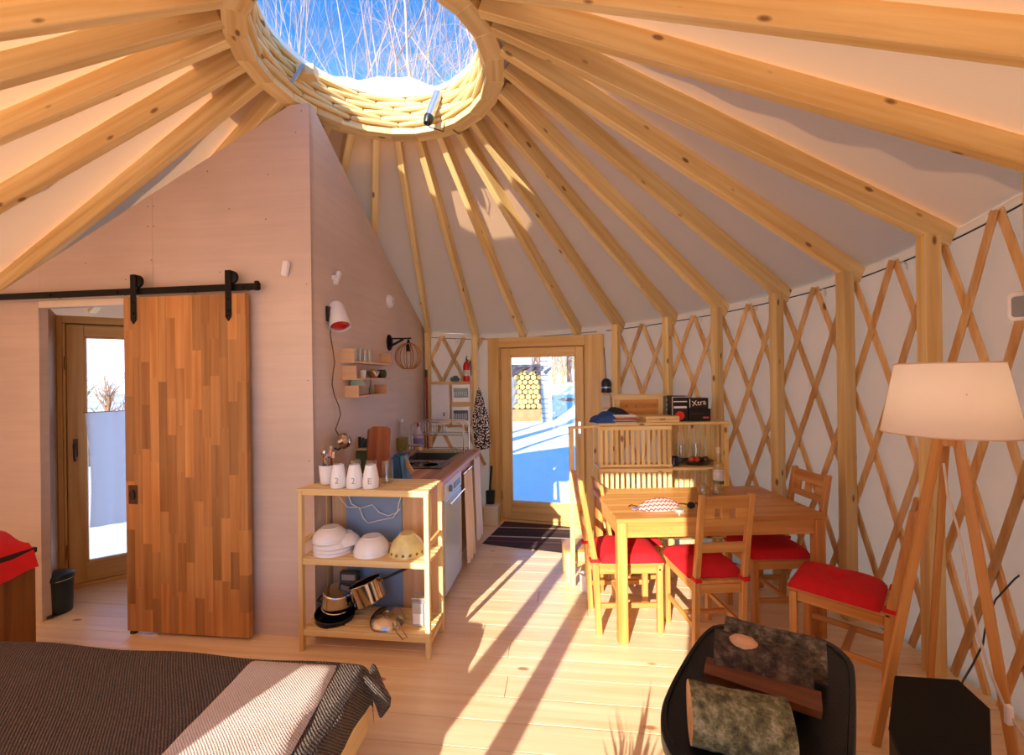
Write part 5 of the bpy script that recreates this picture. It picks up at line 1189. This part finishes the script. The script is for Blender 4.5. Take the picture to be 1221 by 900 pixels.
def firelog(name, label, a, b, r_, bmat, arc=(0, 360), cutm=CUT, knot=None):
    """log or split piece: bark arc plus flat cut faces; a,b axis ends"""
    a = V(a); b = V(b); d = b - a; Ln = d.length; t = thing(name, label, 'firewood', a); q = d.to_track_quat('X', 'Z'); t.rotation_mode = 'QUATERNION'; t.rotation_quaternion = q
    random.seed(label.__len__()); n = 22; rows = []; a0, a1 = R(arc[0]), R(arc[1]); full = arc[1] - arc[0] >= 359
    for i in range(15):
        f = i / 14; row = []
        for k_ in range(n if full else n + 1):
            an = a0 + (a1 - a0) * k_ / n; rr = r_ * (1 + .035 * sin(an * 3 + f * 4) + .02 * sin(an * 11 + f * 13) + .015 * sin(f * 31 + an * 5)) * (1 - .04 * f)
            row.append((f * Ln, rr * cos(an), rr * sin(an)))
        rows.append(row)
    m = M().grid(rows, full); m.obj('bark', bmat, t, smooth=True, ang=80)
    m = M()
    for row in (rows[0], rows[-1]):
        pts = list(row) + ([] if full else [(row[0][0], 0, 0)]); m.add(pts, [tuple(range(len(pts)))])
    if not full:
        for e in (0, -1): m.add([rows[0][e], rows[-1][e], (Ln, 0, 0), (0, 0, 0)], [(0, 1, 2, 3)])
    m.obj('cut_face', cutm, t)
    if knot: M().lathe([(.0, .018), (.02, .014), (.03, .004), (.031, -.01)], 18, (knot[0] * Ln, r_ * cos(R(knot[1])) * .95, r_ * sin(R(knot[1])) * .95), Matrix.Rotation(R(90 - knot[1]), 4, 'X') @ Matrix.Identity(4), (1.2, .8)).obj('knot_scar', plain('knot_pale', 'c99a72', .7), t, smooth=True)
    return t
def SL(px, py, z): return at_height(px, py, z)
ZT = SZ - .006
firelog('firewood_log', 'mossy grey green barked log, frontmost on the stove', SL(822, 848, ZT + .072), SL(941, 872, ZT + .068), .066, B1)
firelog('firewood_log', 'large dark barked log with a pale knot scar on the stove', SL(852, 782, ZT + .075), SL(966, 812, ZT + .072), .072, B2, knot=(.32, 100))
firelog('firewood_log', 'thin split log wedged between the mossy log and the dark log', SL(842, 812, ZT + .035), SL(980, 858, ZT + .035), .06, wood('split_side', '7a4626', '4e2a16', 'X', .75), (20, 130), wood('split_face', '9a6034', '6e3c1c', 'X', .7))
firelog('firewood_log', 'rough dark log at the back of the stove top', SL(866, 758, ZT + .060), SL(986, 790, ZT + .066), .058, B3)

# potted plant between window and stove (its shadow falls on the boards)
pp = thing('potted_grass', 'spiky grass plant in a pot on the floor left of the stove', 'plant', (.17, 1.06, 0))
M().lathe([(0, 0), (.06, 0), (.08, .11), (.085, .11), (.085, .13), (.078, .13), (.07, .10), (0, .1)], 24).obj('pot', plain('terracotta', 'a5593a', .8), pp, smooth=True)
random.seed(31); m = M()
for i in range(34):
    a = random.uniform(0, 2 * pi); l_ = random.uniform(.14, .34); out_ = random.uniform(.04, .19); p0 = V((.03 * cos(a), .03 * sin(a), .1)); p1 = p0 + V((out_ * .45 * cos(a), out_ * .45 * sin(a), l_ * .75)); p2 = p0 + V((out_ * cos(a), out_ * sin(a), l_))
    sd_ = V((-sin(a), cos(a), 0)) * .008; m.add([p0 - sd_, p0 + sd_, p1 + sd_, p1 - sd_, p2], [(0, 1, 2, 3), (3, 2, 4)])
m.obj('blades', plain('grass_green', '5a6b34', .6), pp)

# ---------------------------------------------------------------- rug
rq = [at_height(603, 621), at_height(575, 648.5), at_height(676, 660), at_height(682, 631)]
rg = thing('rug', 'dark maroon rug with thin pale stripes before the front door', 'rug', rq[1], KA)
def rugmat():
    m = striped('rug_stripes', [(0, '43282c'), (.42, '2e1c22'), (.80, '5a3a3c'), (.9, 'b9a49a')], 1, 34, .95, .5); return m
o = V((0, 0, 0)); inv = Matrix.Rotation(-KA, 4, 'Z')
pts = [inv @ (p - rq[1]) for p in (rq[1], rq[2], rq[3] + W * .05, rq[0])]
M().prism([(p.x, p.y, .001) for p in pts], (0, 0, .008)).obj('weave', rugmat(), rg, bev=.002)

# ================================================================ outside
random.seed(17)
def gh(x, y):
    d = hypot(x, y - 2); h = -.30
    if y > 19: h += .22 * (y - 19) ** 1.02
    elif d > 16: h += .03 * (d - 16)
    if x < -8: h += .10 * (-8 - x)
    h += .05 * sin(x * .7) * cos(y * .6) + (.12 * sin(x * .9 + y * .33) if y > 21 else 0)
    return h
P = []
xsn = [-70 + 2.5 * i for i in range(57)]; ysn = [-30 + 2.0 * i for i in range(56)]
for x in xsn: P.append([(x, y, gh(x, y)) for y in ysn])
gr = struct('ground_snow', M().grid(P).mesh('ground_snow', SNOW, smooth=True, ang=80))
# log pile in an open shelter
LP = V((.0, 18.6, 0)); lend = plain('log_end', 'd6b868', .8, 0, .15, 20); lbk = plain('log_bark', '8a7048', .9)
a = at_depth(613, 495, 18.4); b = at_depth(645, 440, 18.4)
px0, px1, pz0 = a.x, b.x, a.z + .25
rowsn = 8; rr = (px1 - px0) / 9.6; k_i = 0
logm = M().tube([(0, 0, 0), (0, .9, 0)], .118, 12).mesh('log_body', lbk, smooth=True); endm = M().lathe([(0, .012), (.105, .01), (.112, 0)], 12, mat=Matrix.Rotation(R(90), 4, 'X')).mesh('log_face', lend, smooth=True)
for r_ in range(rowsn):
    for c in range(5 if r_ % 2 == 0 else 4):
        l = thing('sawn_log', 'round sawn log with pale end stacked in the woodshed outside', 'log', (px0 + .13 + c * .235 + (.118 if r_ % 2 else 0) + random.uniform(-.012, .012), 18.4 + random.uniform(-.06, .06), pz0 + .12 + r_ * .205), group='sawn logs stacked in the woodshed'); s_ = random.uniform(.86, 1.0); l.scale = (s_, 1, s_)
        link('bark', logm, l); link('cut_end', endm, l)
shd = thing('woodshed', 'grey roofed woodshed with ribbed corner panel outside the front door', 'shed', (0, 18.4, 0))
gy = plain('shed_grey', '8a98ac', .5, .1, .05)
cxr = at_depth(650, 470, 18.3)
for i in range(14): M().box(cxr.x - .17, -.12, -.3 + i * .2, cxr.x + .14, .0, -.3 + i * .2 + .17).obj('panel_board', gy, shd)
M().box(cxr.x + .145, -.16, -.4, cxr.x + .27, 0, 2.75).obj('corner_post', plain('post_lt', 'c3cddd', .5), shd)
M().box(px0 - 1.4, -.1, 2.05, cxr.x + .2, 1.2, 2.16).obj('roof_edge', plain('roof_dk', '2b3850', .6), shd); 
for i in range(5): M().beam((px0 - .3 + i * .4, -.12, 1.78), (px0 + .05 + i * .4, -.12, 2.05), .1, .12).obj('brace', plain('brace_dk', '24304a', .6), shd)
M().box(px0 - 1.2, .95, -.4, cxr.x, 1.0, 2.05).obj('rear_wall', plain('shed_in', '6f7f96', .7), shd); M().box(px0 - 1.2, -.05, -.35, cxr.x - .05, .9, pz0 - .005).obj('plinth', plain('plinth', 'a07a52', .8, 0, .3, 4), shd)
# bare trees
def tree_mesh(seed, H, depth=5, spread=.5, r0=.10, nm='trunk_and_branches'):
    random.seed(seed); m = M()
    def grow(p, d, L, r_, lev):
        n = 3; pts = [p]; rs = [r_]; q = p.copy(); dd = d.copy()
        for i in range(n):
            dd = (dd + V((random.uniform(-1, 1), random.uniform(-1, 1), random.uniform(-.2, .7))) * .13).normalized(); q = q + dd * L / n; pts.append(q.copy()); rs.append(r_ * (1 - .38 * (i + 1) / n))
        m.tube(pts, rs, 5 if lev < 2 else 3, caps=False)
        if lev >= depth: return
        for c in range(3 if lev < 4 else 2):
            nd = (dd + V((random.uniform(-1, 1), random.uniform(-1, 1), random.uniform(-.1, .7))) * spread * (1.1 if lev else .8)).normalized(); f = random.choice((1, 2, 3)) if lev else random.choice((2, 3))
            grow(pts[f] if c else pts[-1], nd, L * random.uniform(.6, .82), rs[f] * .62, lev + 1)
    grow(V((0, 0, 0)), V((0, 0, 1)), H * .34, r0, 0)
    return m.mesh(nm, bk)
bk = plain('tree_bark', 'a58d80', .9, 0, .2, 3)
tms = [tree_mesh(s, 15, 6, .62) for s in (1, 5, 9)]
spots = [(-5.6, 8.6, 0), (-4.3, 9.4, 1), (-3.0, 8.4, 2), (-2.0, 9.6, 0), (-1.1, 8.8, 1), (-3.7, 11.5, 2), (-6.9, 11.0, 1), (-.6, 12.0, 0), (-2.6, 13.4, 1), (-5.0, 14.5, 0)]
for i, (x, y, k_) in enumerate(spots):
    o = link('bare_tree', tms[k_]); o.location = (x, y, gh(x, y) - .1); o.rotation_euler = (0, 0, i * 1.3); s_ = .95 + .06 * (i % 4); o.scale = (s_, s_, s_); tag(o, 'leafless tree seen against blue sky through the skylight', 'tree', 'bare trees beyond the skylight')
bm_ = tree_mesh(40, 2.6, 4, .9, .10, 'bush_twigs')
bk2 = plain('bush_bark', '8f6a50', .9, 0, .3, 3); bm_.materials.clear(); bm_.materials.append(bk2)
random.seed(50)
for i in range(62):
    if i < 44: y = random.uniform(26, 34); x = random.uniform(.05, .20) * y
    else: y = random.uniform(9, 17); x = -y * random.uniform(.85, 1.3)
    o = link('bare_bush', bm_); o.location = (x, y, gh(x, y) - .05); o.rotation_euler = (0, 0, i); s_ = random.uniform(.6, 1.15); o.scale = (s_, s_, s_); tag(o, 'leafless bush on the snowy slope outside', 'bush', 'bare bushes on the snowy slope')
# rail / stones line in the snow
rk = plain('bare_earth', 'a8714c', .9, 0, .3, 3)
for i in range(5):
    x, y = 1.6 + i * 1.2, 22.3 - i * .12; o = M().lathe([(0, .12), (.3, .1), (.5, .02), (.55, -.1)], 9, squash=(1, .5)).obj('boulder', rk, None, smooth=True); o.location = (x, y, gh(x, y) + .02); tag(o, 'low reddish rock showing through the snow beyond the woodshed', 'rock', 'reddish rocks in the snow')
for i in range(4):
    x, y = -10.5 - i * 1.3, 10.6 + i * .3; o = M().lathe([(0, .16), (.3, .12), (.5, .02), (.6, -.1)], 9, squash=(1, .6)).obj('boulder', rk, None, smooth=True); o.location = (x, y, gh(x, y) + .02); tag(o, 'brown rock in the snow seen through the washroom door', 'rock', 'rocks outside the washroom door')
bpy.context.view_layer.update()
